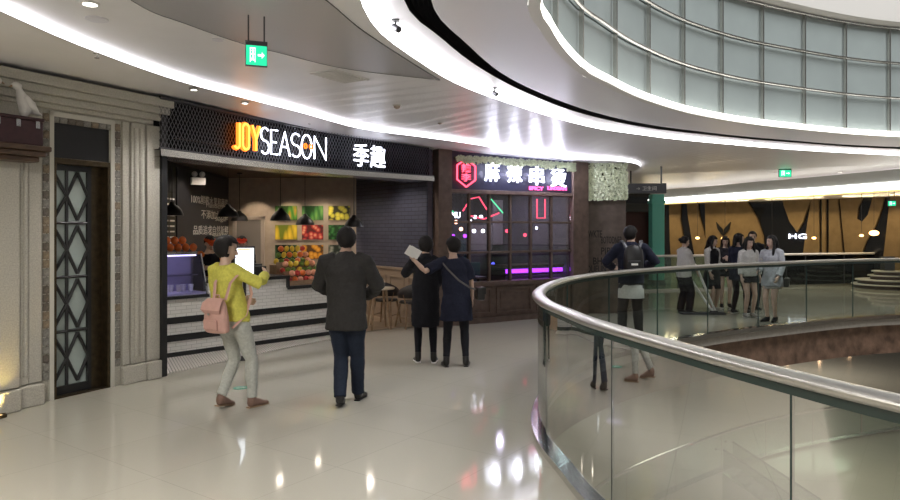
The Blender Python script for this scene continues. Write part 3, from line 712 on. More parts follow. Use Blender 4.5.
# interior of the skewer shop
si_ = empty('wall_skewer_shop', po3, rz3, 'dark interior walls of the skewer shop', 'wall', kind='structure')
M['dint'] = mat('dark_interior', (0.13, 0.11, 0.14), 0.6, noise=0.4, nscale=2)
MB().span((us(436), 3.6, 0), (us(590)+1.5, 3.7, 3.3)).build('back_panel', 'dint', si_)
MB().span((us(436)-0.1, 0.12, 0), (us(436)-0.02, 3.6, 3.3)).build('side_panel', 'dint', si_)
MB().span((us(586), 0.15, 0), (us(586)+0.08, 3.6, 3.3)).build('side_panel', 'dint', si_)
MB().span((us(436), 0.1, 2.95), (us(590), 3.6, 3.0)).build('ceiling_panel', 'black', si_)
def inloc(x, y, d):                                    # a point d metres behind the front at pixel (x, y)
    k = (x-450)/F; dirx, diry = math.cos(rz3), math.sin(rz3)
    nx, ny = -diry, dirx; ox, oy = S0[0]+nx*d, S0[1]+ny*d
    u = (k*oy-ox)/(dirx-k*diry); Y = oy+diry*u
    return Vector((k*Y, Y, Z(y, Y)))
M['violet'] = glow('violet_led', (0.42, 0.05, 1.0), 4.0); M['blue'] = glow('blue_led', (0.1, 0.12, 1.0), 3.0)
M['warm2'] = glow('warm_bulb', (1.0, 0.5, 0.3), 8); M['whitebulb'] = glow('white_bulb', (0.9, 0.92, 1.0), 8); M['green2'] = glow('green_led', (0.1, 0.9, 0.35), 2.5)
# violet lit bar counter
a = inloc(505, 272, 0.75); q = inloc(566, 270, 0.75); p_, r_, l_ = frame(a, q); l_ = min(l_, us(586)-0.06-(Matrix.Rotation(-rz3, 3, 'Z')@(a-po3)).x)
bc = empty('bar_counter', p_, r_, 'bar counter with a violet light strip inside the skewer shop', 'counter')
M['pale'] = mat('pale_counter', (0.30, 0.29, 0.33), 0.4)
MB().span((0, 0, 0), (l_, 0.5, 0.78)).build('body', 'dint', bc); MB().span((0, -0.06, 0.66), (l_, 0.0, 0.80)).build('front_panel', 'pale', bc)
MB().span((0, -0.08, 0.86), (l_, -0.02, 0.94)).build('light_strip', 'violet', bc); MB().span((-0.05, -0.12, 0.97), (l_, 0.55, 1.02)).build('worktop', 'wood', bc); MB().span((0, 0, 0.78), (l_, 0.5, 0.97)).build('upper_body', 'black', bc)
# neon roof outline and coloured lamps
def neon(label, pts, m, d, r=0.014):
    ps = [inloc(x, y, d) for x, y in pts]; c0 = ps[0]
    tag(MB().loft([p-c0 for p in ps], r, 6, side=(0.37, 0.92, 0.1)).build('neon_tube', m), label, 'neon light', 'neon tubes in the skewer shop').location = c0
neon('red neon zigzag tube on the left inside the skewer shop', [(463, 211), (470, 199), (479, 197), (489, 213)], 'red', 1.2)
neon('red neon bar below the zigzag inside the skewer shop', [(471, 216), (484, 219), (499, 213)], 'red', 1.2)
neon('green neon slanted tube inside the skewer shop', [(491, 199), (503, 213)], 'green2', 1.4)
neon('red neon frame tube on the right inside the skewer shop', [(537, 199), (537, 218), (545, 218), (545, 199)], 'red', 0.5)
k_l = 0
lamps_ = [(456,222,'warm2'),(461,229,'warm2'),(453,236,'violet'),(465,236,'violet'),(470,221,'whitebulb'),(474,231,'whitebulb'),(483,231,'whitebulb'),(507,231,'red'),(525,235,'red'),(475,217,'whitebulb'),(481,217,'whitebulb'),(537,228,'whitebulb'),(542,228,'whitebulb'),(493,264,'blue'),(452,212,'green2')]
words_ = {'warm2': 'warm orange', 'violet': 'violet', 'whitebulb': 'white', 'red': 'red', 'blue': 'blue', 'green2': 'green'}
for x, y, m_ in lamps_:
    p = inloc(x, y, 1.0+0.06*k_l); k_l += 1
    e = empty('pendant_bulb', p, 0, 'small %s lamp glowing behind the skewer shop window' % words_[m_], 'lamp', 'coloured lamps in the skewer shop')
    MB().ball((0, 0, 0), 0.04, 10, 8).build('bulb', m_, e, True); MB().loft([(0, 0, 0.04), (0, 0, 2.95-p.z)], 0.004, 5).build('cord', 'black', e)
text('lettering', 'CMU', 0.2, 'whitebulb', ss, (us(478), 0.9, 2.05), (R(90), 0, 0), 0.004, 0.0, fit=(0.32, 0.12))
# booth tables inside
for x in (458, 478):
    c_ = inloc(x, 292, 1.5)
    e = empty('dining_table', (c_.x, c_.y, 0), rz3, 'dark square table inside the skewer shop, %s of two' % ('left' if x == 458 else 'right'), 'table')
    MB().box((0, 0, 0.74), (0.32, 0.5, 0.04)).build('table_top', 'pale', e); MB().loft([(0, 0, 0.03), (0, 0, 0.72)], 0.03, 8).build('leg', 'black', e); MB().lathe([(0.14, 0), (0.14, 0.02), (0.03, 0.03)]).build('base', 'black', e)
# flower block pillar on the right of the skewer shop
c0, c1 = V(587, 14.25, 0), V(626, 14.25, 0); p_, r_, PL = frame(c0, c1)
gp_ = empty('graffiti_pillar', p_, r_, 'brown stone pillar with dark painted words below the flower block', 'pillar')
M['brownst'] = mat('brown_stone', (0.115, 0.088, 0.07), 0.6, noise=0.3, nscale=5, bump=0.1, bscale=25)
MB().span((0, 0, 0), (PL, 0.9, 3.33)).build('shaft', 'brownst', gp_, bevel=0.01)
M['paint'] = mat('dark_paint', (0.02, 0.017, 0.016), 0.7)
for wd, x0, x1, y in (('WKTE', 588, 602, 234), ('BOTODNER', 601, 622, 240), ('PIPE', 601, 614, 251), ('BH', 593, 602, 261), ('DUEUN', 587, 606, 269)):
    text('painted_word', wd, 0.15, 'paint', gp_, (((x0+x1)/2-587)/39*PL, -0.004, Z(y, 14.25)), (R(90), 0, 0), 0.004, 0.002, fit=((x1-x0)/39*PL, 0.15))
M['petal'] = mat('pale_green_petal', (0.74, 0.80, 0.60), 0.6, noise=0.15, nscale=30); M['leafd'] = mat('dark_leaf', (0.06, 0.09, 0.045), 0.6)
def flowers(name, parent, org, rz_, u0, u1, z0, z1, n, label, zfun=None):
    e = empty(name, org, rz_, label, 'flowers')
    MB().span((u0, 0.02, z0 if not zfun else z1-0.06), (u1, 0.06, z1)).build('backing', 'leafd', e)
    b = MB(); rr = random.Random(3)
    for i in range(n):
        u = rr.uniform(u0, u1); z = rr.uniform(z0, z1)
        if zfun and z < zfun(u, rr): continue
        c = Vector((u, rr.uniform(-0.04, 0.01), z)); s_ = rr.uniform(0.022, 0.034)
        for k in range(5):
            a = 2*math.pi*k/5+rr.random(); d = Vector((math.cos(a), -0.5, math.sin(a))).normalized()
            t = Vector((-math.sin(a), 0, math.cos(a)))
            p0 = c; p1 = c+d*s_+t*s_*0.6; p2 = c+d*s_*1.5+Vector((0, -s_*0.3, 0)); p3 = c+d*s_-t*s_*0.6
            b.add([p0, p1, p2, p3], [(0, 1, 2, 3)])
    o = b.build('blossoms', 'petal', e); o['kind'] = 'stuff'; return e
flowers('flower_block', None, p_, r_, 0, PL, Z(200, 14.25), Z(163, 14.25), 760, 'square block of pale green artificial flowers on the pillar top').location += Vector((0, -0.07, 0))
flowers('flower_garland', None, po3+Matrix.Rotation(rz3, 3, 'Z')@Vector((0, -0.145, 0)), rz3, us(451.5), us(569.5), 2.93, 3.09, 800, 'hanging garland of pale flowers along the skewer shop sign', lambda u, r: 3.04-0.02*u/SL+0.02*math.sin(u*7.0)-0.05*r.random()-0.08*(u > us(562)))

# ---------------------------------------------------------------- juice counter
ko, kr, KL = frame(K0, K1)
kc = empty('juice_counter', ko, kr, 'white tiled shop counter with black bands and black worktop', 'counter')
def uk(x): return upx(K0, K1, x)
uA = uk(209); uB = uk(288); uC = uk(322)
def kb(u0, u1, y0, y1, z0, z1, name, m, bev=0.0): return MB().span((u0, y0, z0), (u1, y1, z1)).build(name, m, kc, bevel=bev)
kb(-0.05, uA, 0.02, 0.55, 0, 0.80, 'body', 'subway'); kb(uA, uB, 0.02, 0.7, 0, 0.99, 'body', 'subway'); kb(uB, KL, 0.02, 0.7, 0, 0.82, 'body', 'subway')
for z in (0.03, 0.27, 0.51): kb(-0.05, KL+0.005, 0.005, 0.05, z-0.045, z+0.045, 'black_band', 'black')
kb(uA, uB+0.02, -0.03, 0.72, 0.99, 1.04, 'worktop', 'black', 0.006); kb(-0.05, uA, -0.02, 0.57, 0.80, 0.84, 'worktop', 'black', 0.006); kb(uB, KL+0.02, -0.02, 0.72, 0.82, 0.87, 'worktop', 'black', 0.006)
kb(uB-0.02, uB+0.02, -0.02, 0.6, 0.85, 1.04, 'upstand', 'black')
# refrigerated display case
dc = empty('display_case', ko, kr, 'violet lit glass display case on the left end of the counter', 'display case')
M['vled'] = glow('case_led', (0.70, 0.62, 1.0), 3.0); M['cglass'] = glass('case_glass', (0.92, 0.92, 1.0), 1.45, 1.0)
M['violetpanel'] = mat('case_liner', (0.48, 0.45, 0.68), 0.35)
zc0, zc1 = 0.84, 1.40
def db(a, q, name, m, bev=0): return MB().span(a, q).build(name, m, dc, bevel=bev)
cr = uA-0.02
db((-0.04, 0.05, zc0+0.002), (cr, 0.55, zc0+0.03), 'base_tray', 'violetpanel'); db((-0.04, 0.51, zc0+0.002), (cr, 0.55, zc1), 'back_panel', 'violetpanel')
db((-0.04, 0.20, zc1), (cr-0.05, 0.57, zc1+0.04), 'top', 'steel'); db((-0.04, 0.22, zc1-0.02), (cr-0.06, 0.26, zc1-0.002), 'light_tube', 'vled')
MB().prism([(0.0, zc0+0.02), (0.20, zc1), (0.22, zc1), (0.02, zc0+0.02)], 'x', -0.04, cr).build('front_glass', 'cglass', dc)
MB().prism([(0.0, zc0+0.003), (0.20, zc1), (0.55, zc1), (0.55, zc0+0.003)], 'x', cr-0.01, cr).build('side_glass', 'cglass', dc)
MB().loft([(cr, 0.01, zc0+0.004), (cr, 0.20, zc1+0.01)], 0.014, 6).build('corner_post', 'steel2', dc); MB().loft([(cr, 0.54, zc0+0.004), (cr, 0.54, zc1+0.01)], 0.014, 6).build('corner_post', 'steel2', dc)
db((-0.04, 0.25, 1.10), (cr-0.02, 0.51, 1.115), 'shelf', 'cglass')
M['cup'] = mat('white_paper_cup', (0.75, 0.73, 0.78), 0.4)
for i in range(7):
    e = MB().lathe([(0.028, 0), (0.038, 0.10), (0.036, 0.10), (0.0, 0.09)], (0, 0, 0), 14).build('paper_cup', 'cup', None, True)
    u = 0.04+0.09*i; v = Matrix.Rotation(kr, 3, 'Z')@Vector((u, 0.30+0.05*(i % 2), 0)); e.location = (ko.x+v.x, ko.y+v.y, 0.872)
    tag(e, 'white paper cup in the row inside the display case', 'cup', 'paper cups in the display case')
def kw(u, y, z): v = Matrix.Rotation(kr, 3, 'Z')@Vector((u, y, 0)); return Vector((ko.x+v.x, ko.y+v.y, z))
M['orangefood'] = mat('orange_fruit_skin', (0.75, 0.17, 0.035), 0.45, noise=0.15, nscale=30)
for i in range(9):
    rr = 0.054
    e = MB().ball((0, 0, 0), (rr, rr*0.95, rr*1.05), 12, 9).lathe([(0.008, rr), (0.005, rr*1.15)], (0, 0, 0), 6).build('orange', 'orangefood', None, True)
    e.location = kw(uk(167)+0.115*(i % 6)+(0.06 if i >= 6 else 0)+(0.12 if i >= 6 else 0), 0.40, zc1+0.041+0.058+(0.102 if i >= 6 else 0)); tag(e, 'orange in the %s row heaped on top of the display case' % ('lower' if i < 6 else 'upper'), 'fruit', 'oranges on the display case')
# cash register, blue cups, lit menu stand
rg = empty('cash_register', kw(uk(262), 0.42, 1.04), kr, 'black cash register on the counter beside the fruit', 'cash register')
MB().span((-0.22, -0.2, 0), (0.22, 0.2, 0.15)).build('drawer_box', 'black', rg, bevel=0.01); MB().span((-0.22, -0.05, 0.15), (0.04, 0.16, 0.34)).build('housing', 'dsteel', rg, bevel=0.02)
MB().prism([(-0.12, 0.17), (0.05, 0.33), (0.07, 0.31), (-0.10, 0.15)], 'x', -0.2, 0.02).build('screen', 'black', rg); MB().box((0.12, -0.02, 0.17), (0.14, 0.2, 0.03)).build('keypad', 'dsteel', rg)
M['bluecup'] = mat('blue_cup', (0.06, 0.10, 0.22), 0.4)
for i in range(3):
    e = MB().lathe([(0.03, 0), (0.042, 0.13), (0.036, 0.13), (0.03, 0.02), (0, 0.02)], (0, 0, 0), 14).build('blue_cup', 'bluecup', None, True)
    e.location = kw(uk(265)+0.085*i, 0.69, 1.19); tag(e, 'dark blue cup in the row behind the cash register', 'cup', 'blue cups behind the register')
e = MB().span((-0.05, -0.05, 0), (0.23, 0.05, 0.15)).build('cup_tray', 'dsteel'); e.location = kw(uk(265), 0.69, 1.04); e.rotation_euler = (0, 0, kr); tag(e, 'dark tray carrying the blue cups behind the register', 'tray')
ms = empty('menu_stand', V(244.5, 9.25, 0), R(14), 'slim black stand with a bright white screen in front of the counter', 'screen stand')
M['screen'] = glow('screen_white', (0.86, 0.93, 1.0), 2.6); M['scrorange'] = glow('screen_orange', (1.0, 0.45, 0.15), 1.2)
tl_ = Matrix.Rotation(R(-8), 3, 'X')
MB().box((0, 0.015, 1.30), (0.27, 0.03, 0.46), m=tl_).build('housing', 'black', ms, bevel=0.006); MB().box((0, -0.004, 1.30), (0.24, 0.006, 0.41), m=tl_).build('screen', 'screen', ms); MB().box((0, -0.042, 1.49), (0.18, 0.004, 0.02), m=tl_).build('screen_banner', 'scrorange', ms)
MB().loft([(0, 0.03, 0.02), (0, 0.03, 1.1)], 0.022, 10).build('pole', 'black', ms); MB().lathe([(0.16, 0), (0.16, 0.015), (0.03, 0.03)]).build('base', 'black', ms)
# fruit stand and fruit
fs_ = empty('fruit_stand', kw((uB+uC)/2, 0.3, 0.873), kr, 'tiered wooden fruit stand on the low end of the counter', 'fruit stand')
M['crate'] = mat('crate_wood', (0.25, 0.16, 0.09), 0.6, noise=0.2, nscale=10)
for i in range(3):
    MB().span((-0.27, -0.26+0.19*i, 0), (0.48, -0.07+0.19*i, 0.03+0.14*i)).build('tier', 'crate', fs_); MB().span((-0.27, -0.275+0.19*i, 0), (0.48, -0.26+0.19*i, 0.075+0.14*i)).build('lip', 'crate', fs_)
fm = {'lemon': mat('lemon_skin', (0.80, 0.55, 0.05), 0.45, noise=0.1), 'apple': mat('apple_skin', (0.50, 0.05, 0.04), 0.35, noise=0.3, nscale=25), 'orange': M['orangefood'],
      'lime': mat('lime_skin', (0.14, 0.24, 0.04), 0.45, noise=0.2), 'peach': mat('peach_skin', (0.75, 0.34, 0.22), 0.6, noise=0.25, nscale=18), 'dragon_fruit': mat('dragon_fruit_skin', (0.55, 0.10, 0.16), 0.5, noise=0.3)}
M['stem'] = mat('fruit_stem', (0.07, 0.05, 0.02), 0.7)
fdef = {'lemon': ((0.045, 0.045, 0.06), 'yellow'), 'apple': ((0.052, 0.052, 0.048), 'red'), 'orange': ((0.055,)*3, 'bright orange'), 'lime': ((0.045, 0.045, 0.05), 'dark green'), 'peach': ((0.056, 0.056, 0.052), 'pink'), 'dragon_fruit': ((0.05, 0.05, 0.055), 'magenta')}
fme = {}
for k_, (r3, cn) in fdef.items():
    fme[k_] = MB().ball((0, 0, 0), tuple(r_*0.9 for r_ in r3), 12, 8).mesh(k_); fme[k_].materials.append(fm[k_]); shade(fme[k_], 180)
stem_me = MB().loft([(0, 0, 0), (0.002, 0, 0.008)], 0.004, 5).mesh('stem'); stem_me.materials.append(M['stem'])
rr = random.Random(11)
for i in range(3):
    for lay in range(2 if i < 2 else 3):
        for j in range(7-lay):
            kind = rr.choice((['peach', 'orange', 'peach', 'apple'], ['lime', 'apple', 'lemon', 'peach', 'lime'], ['lemon', 'lemon', 'apple', 'orange', 'lemon', 'lime'])[i]) if j < 5 else rr.choice(['peach', 'dragon_fruit', 'lime'])
            loc = fs_.location+Matrix.Rotation(kr, 3, 'Z')@Vector((-0.21+0.105*j+0.05*lay+rr.uniform(-.003, .003), -0.165+0.19*i+rr.uniform(-.008, .008), 0.03+0.14*i+0.058+0.10*lay))
            o = shared(kind, fme[kind], None, None, loc, (rr.uniform(-.6, .6), rr.uniform(-.6, .6), rr.uniform(0, 6)))
            tag(o, '%s%s on the %s tier of the counter fruit stand' % ('' if kind == 'orange' else fdef[kind][1]+' ', kind.replace('_', ' '), ('front', 'middle', 'back')[i]), 'fruit', kind.replace('_', ' ')+' fruits on the stand')
            shared('stem', stem_me, None, o, (0, 0, fdef[kind][0][2]*0.9-0.003))
# ---------------------------------------------------------------- posters, menu lettering, door, pendants
def poster_mat(name, c1, c2, bg, scale, kind):
    m = bpy.data.materials.new(name); m.use_nodes = True; nt = m.node_tree; b = nt.nodes['Principled BSDF']; b.inputs['Roughness'].default_value = 0.4
    tc = nt.nodes.new('ShaderNodeTexCoord'); mp = nt.nodes.new('ShaderNodeMapping'); nt.links.new(tc.outputs['Object'], mp.inputs[0])
    v = nt.nodes.new('ShaderNodeTexVoronoi'); v.inputs['Scale'].default_value = scale
    if kind == 'long': mp.inputs['Rotation'].default_value = (0, R(35), 0); mp.inputs['Scale'].default_value = (1, 1, 0.28)
    nt.links.new(mp.outputs[0], v.inputs[0])
    r = nt.nodes.new('ShaderNodeValToRGB'); r.color_ramp.elements[0].color = (*c1, 1); r.color_ramp.elements[1].color = (*bg, 1); r.color_ramp.elements[1].position = 0.62
    e = r.color_ramp.elements.new(0.38); e.color = (*c2, 1)
    nt.links.new(v.outputs['Distance'], r.inputs[0]); nt.links.new(r.outputs[0], b.inputs['Base Color']); return m
pd = [('carrots and greens', (0.85,0.30,0.04), (0.10,0.30,0.04), (0.02,0.06,0.01), 9, 'long'), ('green cucumbers', (0.22,0.42,0.10), (0.05,0.18,0.04), (0.01,0.05,0.01), 9, 'long'), ('yellow lemons', (0.85,0.72,0.08), (0.55,0.50,0.05), (0.03,0.03,0.01), 9, 'r'),
      ('yellow bananas', (0.90,0.68,0.06), (0.62,0.42,0.03), (0.16,0.20,0.02), 9, 'long'), ('red apple halves', (0.90,0.55,0.30), (0.48,0.03,0.03), (0.10,0.01,0.01), 9, 'r'), ('leafy greens', (0.10,0.32,0.08), (0.03,0.14,0.03), (0.01,0.05,0.01), 12, 'r'),
      ('dark green melons', (0.12,0.22,0.08), (0.03,0.08,0.03), (0.005,0.01,0.005), 7, 'long'), ('orange citrus', (0.95,0.55,0.08), (0.75,0.30,0.02), (0.10,0.04,0.01), 9, 'r'), ('cauliflower florets', (0.45,0.46,0.40), (0.14,0.16,0.12), (0.02,0.03,0.02), 10, 'r')]
M['pframe'] = mat('poster_board', (0.30, 0.25, 0.20), 0.6)
cx_ = [(275.2, 297), (302, 323.2), (328.5, 349.8)]; ry_ = [(206, 220), (225, 239.5), (245, 259)]
for i, d_ in enumerate(pd):
    (x0, x1), (y0, y1) = cx_[i % 3], ry_[i//3]; Yw = 14.47
    a = V(x0, Yw, Z(y1, Yw)); q = V(x1, Yw, Z(y0, Yw)); c_ = (a+q)/2
    e = empty('fruit_poster', c_, 0, 'wall poster of %s on the juice shop back wall' % d_[0], 'poster'); hw_, hh_ = (q.x-a.x)/2, (q.z-a.z)/2
    MB().span((-hw_-0.01, 0, -hh_-0.02), (hw_+0.01, 0.03, hh_+0.01)).build('board', 'pframe', e)
    MB().span((-hw_, -0.004, -hh_), (hw_, 0, hh_)).build('print', poster_mat('print_'+d_[0].replace(' ', '_'), *d_[1:]), e)
M['chalk'] = mat('menu_white', (0.80, 0.78, 0.74), 0.7)
mb2 = empty('menu_board', ws.location, ws.rotation_euler.z, 'dark wall menu with three lines of pale lettering', 'menu')
WS0, WS1 = (-4.42, 8.9), (-4.72, 14.5)
def um(x): return upx(WS0, WS1, x)
u0, u1 = um(176), um(227)
M['menub'] = mat('menu_panel', (0.026, 0.026, 0.033), 0.5)
def ymn(x): return WS0[1]+(WS1[1]-WS0[1])*um(x)/math.hypot(WS1[0]-WS0[0], WS1[1]-WS0[1])
MB().span((u0, -0.02, 0.9), (u1, -0.002, 2.80)).build('panel', 'menub', mb2)
for wd, x0, x1, y, h_ in (('100%鲜榨水果和蔬菜', 190, 227, 201, .17), ('Handicrafts', 205, 226, 206, .09), ('不添加水分糖', 200, 227, 215, .17), ('Sugar', 214, 226, 220, .09), ('品质追求自然新鲜', 192, 227, 230, .17), ('healthy', 209, 226, 235, .09)):
    xa = um(x0); xb = um(x1); text('lettering', wd, 0.2, 'chalk', mb2, ((xa+xb)/2, -0.024, Z(y, ymn((x0+x1)/2))), (R(90), 0, 0), 0.002, 0.0, fit=(xb-xa, h_))
# narrow spirit level racks of labels at the far left
rk = empty('price_list', (0, 0, 0), 0, 'tall dark price list with pale lines beside the black post', 'menu'); rk.location = ws.location; rk.rotation_euler = ws.rotation_euler
v0, v1 = um(161), um(174)
MB().span((v0, -0.02, 1.3), (v1, -0.002, 2.35)).build('panel', 'black', rk)
for i in range(11):
    for s_ in (0, 1):
        a = v0+(v1-v0)*(0.08+0.48*s_); MB().span((a, -0.026, 1.36+0.088*i), (a+(v1-v0)*0.36, -0.02, 1.385+0.088*i)).build('text_line', 'chalk', rk)
# door in the back wall
Yd = 14.5; a = V(233, Yd, 0); q = V(265, Yd, 0)
d2 = empty('door_2', (a.x, Yd, 0), 0, 'pale framed door in the juice shop back wall', 'door', kind='structure'); wd_ = q.x-a.x; zt = Z(216, Yd)
M['dpale'] = mat('pale_door', (0.42, 0.36, 0.31), 0.5); M['dgrey'] = mat('grey_door_leaf', (0.24, 0.215, 0.20), 0.5)
b = MB(); b.span((0, -0.05, 0), (0.08, 0, zt)); b.span((wd_-0.08, -0.05, 0), (wd_, 0, zt)); b.span((0, -0.05, zt-0.08), (wd_, 0, zt)); b.build('door_frame', 'dpale', d2, bevel=0.005)
MB().span((0.08, -0.02, 0), (wd_-0.08, -0.002, zt-0.08)).build('door_leaf', 'dgrey', d2); MB().box((wd_-0.16, -0.05, 1.0), (0.1, 0.03, 0.03)).build('door_handle', 'steel', d2)
M['shade'] = mat('black_lamp_shade', (0.012, 0.011, 0.010), 0.35); M['shadein'] = mat('shade_inside', (0.6, 0.55, 0.45), 0.6)
M['bulb'] = glow('pendant_bulb_glow', (1.0, 0.85, 0.6), 14)
for x, y, Y, wh in ((172, 215.5, 10.1, 'far left over the display case'), (228, 217, 10.7, 'beside the menu lettering'), (239.5, 221, 13.2, 'in front of the pale door'), (280.5, 220.5, 11.0, 'over the carrot poster'), (305, 225, 12.0, 'below the cucumber poster'), (354, 227, 11.4, 'above the man in the dark jacket')):
    c_ = V(x, Y, Z(y, Y)); e = empty('pendant_lamp', c_, 0, 'black dome pendant lamp hanging '+wh, 'lamp', 'pendant lamps in the juice shop')
    MB().lathe([(0.165, 0.0), (0.158, 0.03), (0.135, 0.085), (0.09, 0.135), (0.045, 0.165), (0.03, 0.20), (0.0, 0.20)], (0, 0, 0), 28).build('shade', 'shade', e, True, angle=60)
    MB().lathe([(0.160, 0.001), (0.150, 0.03), (0.128, 0.08), (0.08, 0.128), (0.0, 0.15)], (0, 0, 0), 28).build('shade_lining', 'shadein', e, True)
    MB().ball((0, 0, 0.06), 0.038, 12, 8).build('bulb', 'bulb', e, True)
    MB().loft([(0, 0, 0.2), (0, 0, 2.86-c_.z)], 0.006, 6).build('cord', 'black', e); MB().lathe([(0.05, 2.83-c_.z), (0.05, 2.86-c_.z)]).build('ceiling_cup', 'black', e)
    spot('pendant_light', (c_.x, c_.y, c_.z+0.02), 55, (1.0, 0.80, 0.56), 140, 0.6, 0.04)
for lx in (-4.1, -3.4, -2.7):
    spot('track_light', (lx, 13.9, 2.8), 40, (1.0, 0.82, 0.6), 70, 0.5, 0.03, (R(20), 0, 0))
# emergency light on the menu wall
e = empty('emergency_light', (0, 0, 0), 0, 'white emergency light box with two round lamp heads above the menu', 'emergency light'); ue_ = um(187); v_ = Matrix.Rotation(ws.rotation_euler.z, 3, 'Z')@Vector((ue_, -0.19, 0))
e.location = (ws.location.x+v_.x, ws.location.y+v_.y, Z(180, ymn(187))); e.rotation_euler = (0, 0, R(35))
MB().box((0, 0, -0.02), (0.24, 0.09, 0.13)).build('housing', 'white', e, bevel=0.01)
for s_ in (-1, 1): MB().ball((s_*0.065, -0.02, 0.10), 0.05, 14, 10).build('lamp_head', 'white', e, True)
# ---------------------------------------------------------------- stools and table by the wainscot
M['chw'] = mat('chair_wood', (0.28, 0.185, 0.11), 0.5, noise=0.2, nscale=12); M['seatd'] = mat('dark_seat', (0.035, 0.032, 0.035), 0.5); M['ttop'] = mat('table_top_cream', (0.62, 0.54, 0.42), 0.4)
def chair(loc, rz_, label):
    e = empty('dining_chair', loc, rz_, label, 'chair', 'chairs by the wainscot')
    MB().lathe([(0.0, 0.43), (0.20, 0.43), (0.215, 0.45), (0.20, 0.475), (0.0, 0.48)], (0, 0, 0), 24).build('seat', 'seatd', e, True)
    bm = MB()
    n_ = 14; 
    pts = [(0.215*math.sin(R(-105+210*i/n_)), 0.215*math.cos(R(-105+210*i/n_))*1.0, 0.0) for i in range(n_+1)]
    top = [(p[0]*1.1, p[1]*1.15, 0.60+0.20*math.cos(R(-105+210*i/n_)*0.8)) for i, p in enumerate(pts)]; bot = [(p[0], p[1], 0.52+0.02) for p in pts]
    bm.strip(bot, top); o = bm.build('backrest', 'seatd', e, True); s_ = o.modifiers.new('solid', 'SOLIDIFY'); s_.thickness = 0.025
    for sx in (-1, 1):
        for sy in (-1, 1):
            MB().loft([(sx*0.21, sy*0.21, 0), (sx*0.15, sy*0.14, 0.44)], [0.014, 0.020], 8).build('leg', 'chw', e, True)
        MB().loft([(sx*0.185, -0.17, 0.18), (sx*0.185, 0.17, 0.18)], 0.010, 6).build('stretcher', 'chw', e)
        MB().loft([(sx*0.17, 0.12, 0.44), (sx*0.21, 0.12, 0.60)], 0.012, 6).build('back_post', 'chw', e)
    return e
c1 = P(411, 327.5); chair((c1.x, c1.y, 0.006), R(-150), 'dark tub chair with wooden legs right of the small table')
c2 = P(386, 324.3); chair((c2.x, c2.y, 0.006), R(160), 'dark tub chair with wooden legs behind the small table')
c3 = P(379, 329); e = empty('side_table', (c3.x, c3.y, 0.006), R(20), 'small cream topped table with wooden legs by the wainscot', 'table')
MB().lathe([(0.0, 0.70), (0.27, 0.70), (0.28, 0.715), (0.27, 0.73), (0.0, 0.73)], (0, 0, 0), 28).build('table_top', 'ttop', e, True)
for k in range(4):
    a = R(45+90*k); MB().loft([(0.24*math.cos(a), 0.24*math.sin(a), 0), (0.14*math.cos(a), 0.14*math.sin(a), 0.70)], [0.016, 0.024], 8).build('leg', 'chw', e, True)
# ---------------------------------------------------------------- statue shelf on the stone wall
us0, us1 = ue(-30), ue(31)
sh = empty('wall_shelf', wl.location, wl.rotation_euler.z, 'brown moulded wooden wall shelf holding a box and doves', 'shelf')
M['shelfw'] = mat('brown_shelf_wood', (0.075, 0.045, 0.03), 0.4, noise=0.25, nscale=10)
ul1 = ue(28); zsf = Z(149, 6.75)
for k, (d, z0, z1) in enumerate(((0.30, -0.05, 0.0), (0.26, -0.10, -0.05), (0.20, -0.15, -0.10))):
    MB().span((ul1-0.9-(-0.03*k), -d-0.1, zsf+z0), (ul1-0.03*k, -0.1, zsf+z1)).build('moulding', 'shelfw', sh, bevel=0.012)
M['boxr'] = mat('maroon_leather', (0.045, 0.018, 0.022), 0.45, noise=0.2)
bxr = empty('jewel_box', wl.location, wl.rotation_euler.z, 'dark maroon box with small metal clasps on the wall shelf', 'box'); ub1 = ul1-0.05
MB().span((ub1-0.52, -0.34, zsf+0.002), (ub1, -0.12, zsf+0.24)).build('body', 'boxr', bxr, bevel=0.01); MB().span((ub1-0.53, -0.35, zsf+0.24), (ub1+0.01, -0.11, zsf+0.27)).build('lid', 'boxr', bxr, bevel=0.01)
for d in (0.06, 0.24, 0.42): MB().box((ub1-d, -0.348, zsf+0.2), (0.04, 0.012, 0.07)).build('clasp', 'steel2', bxr, bevel=0.004)
M['dove'] = mat('white_glazed_dove', (0.66, 0.64, 0.62), 0.4)
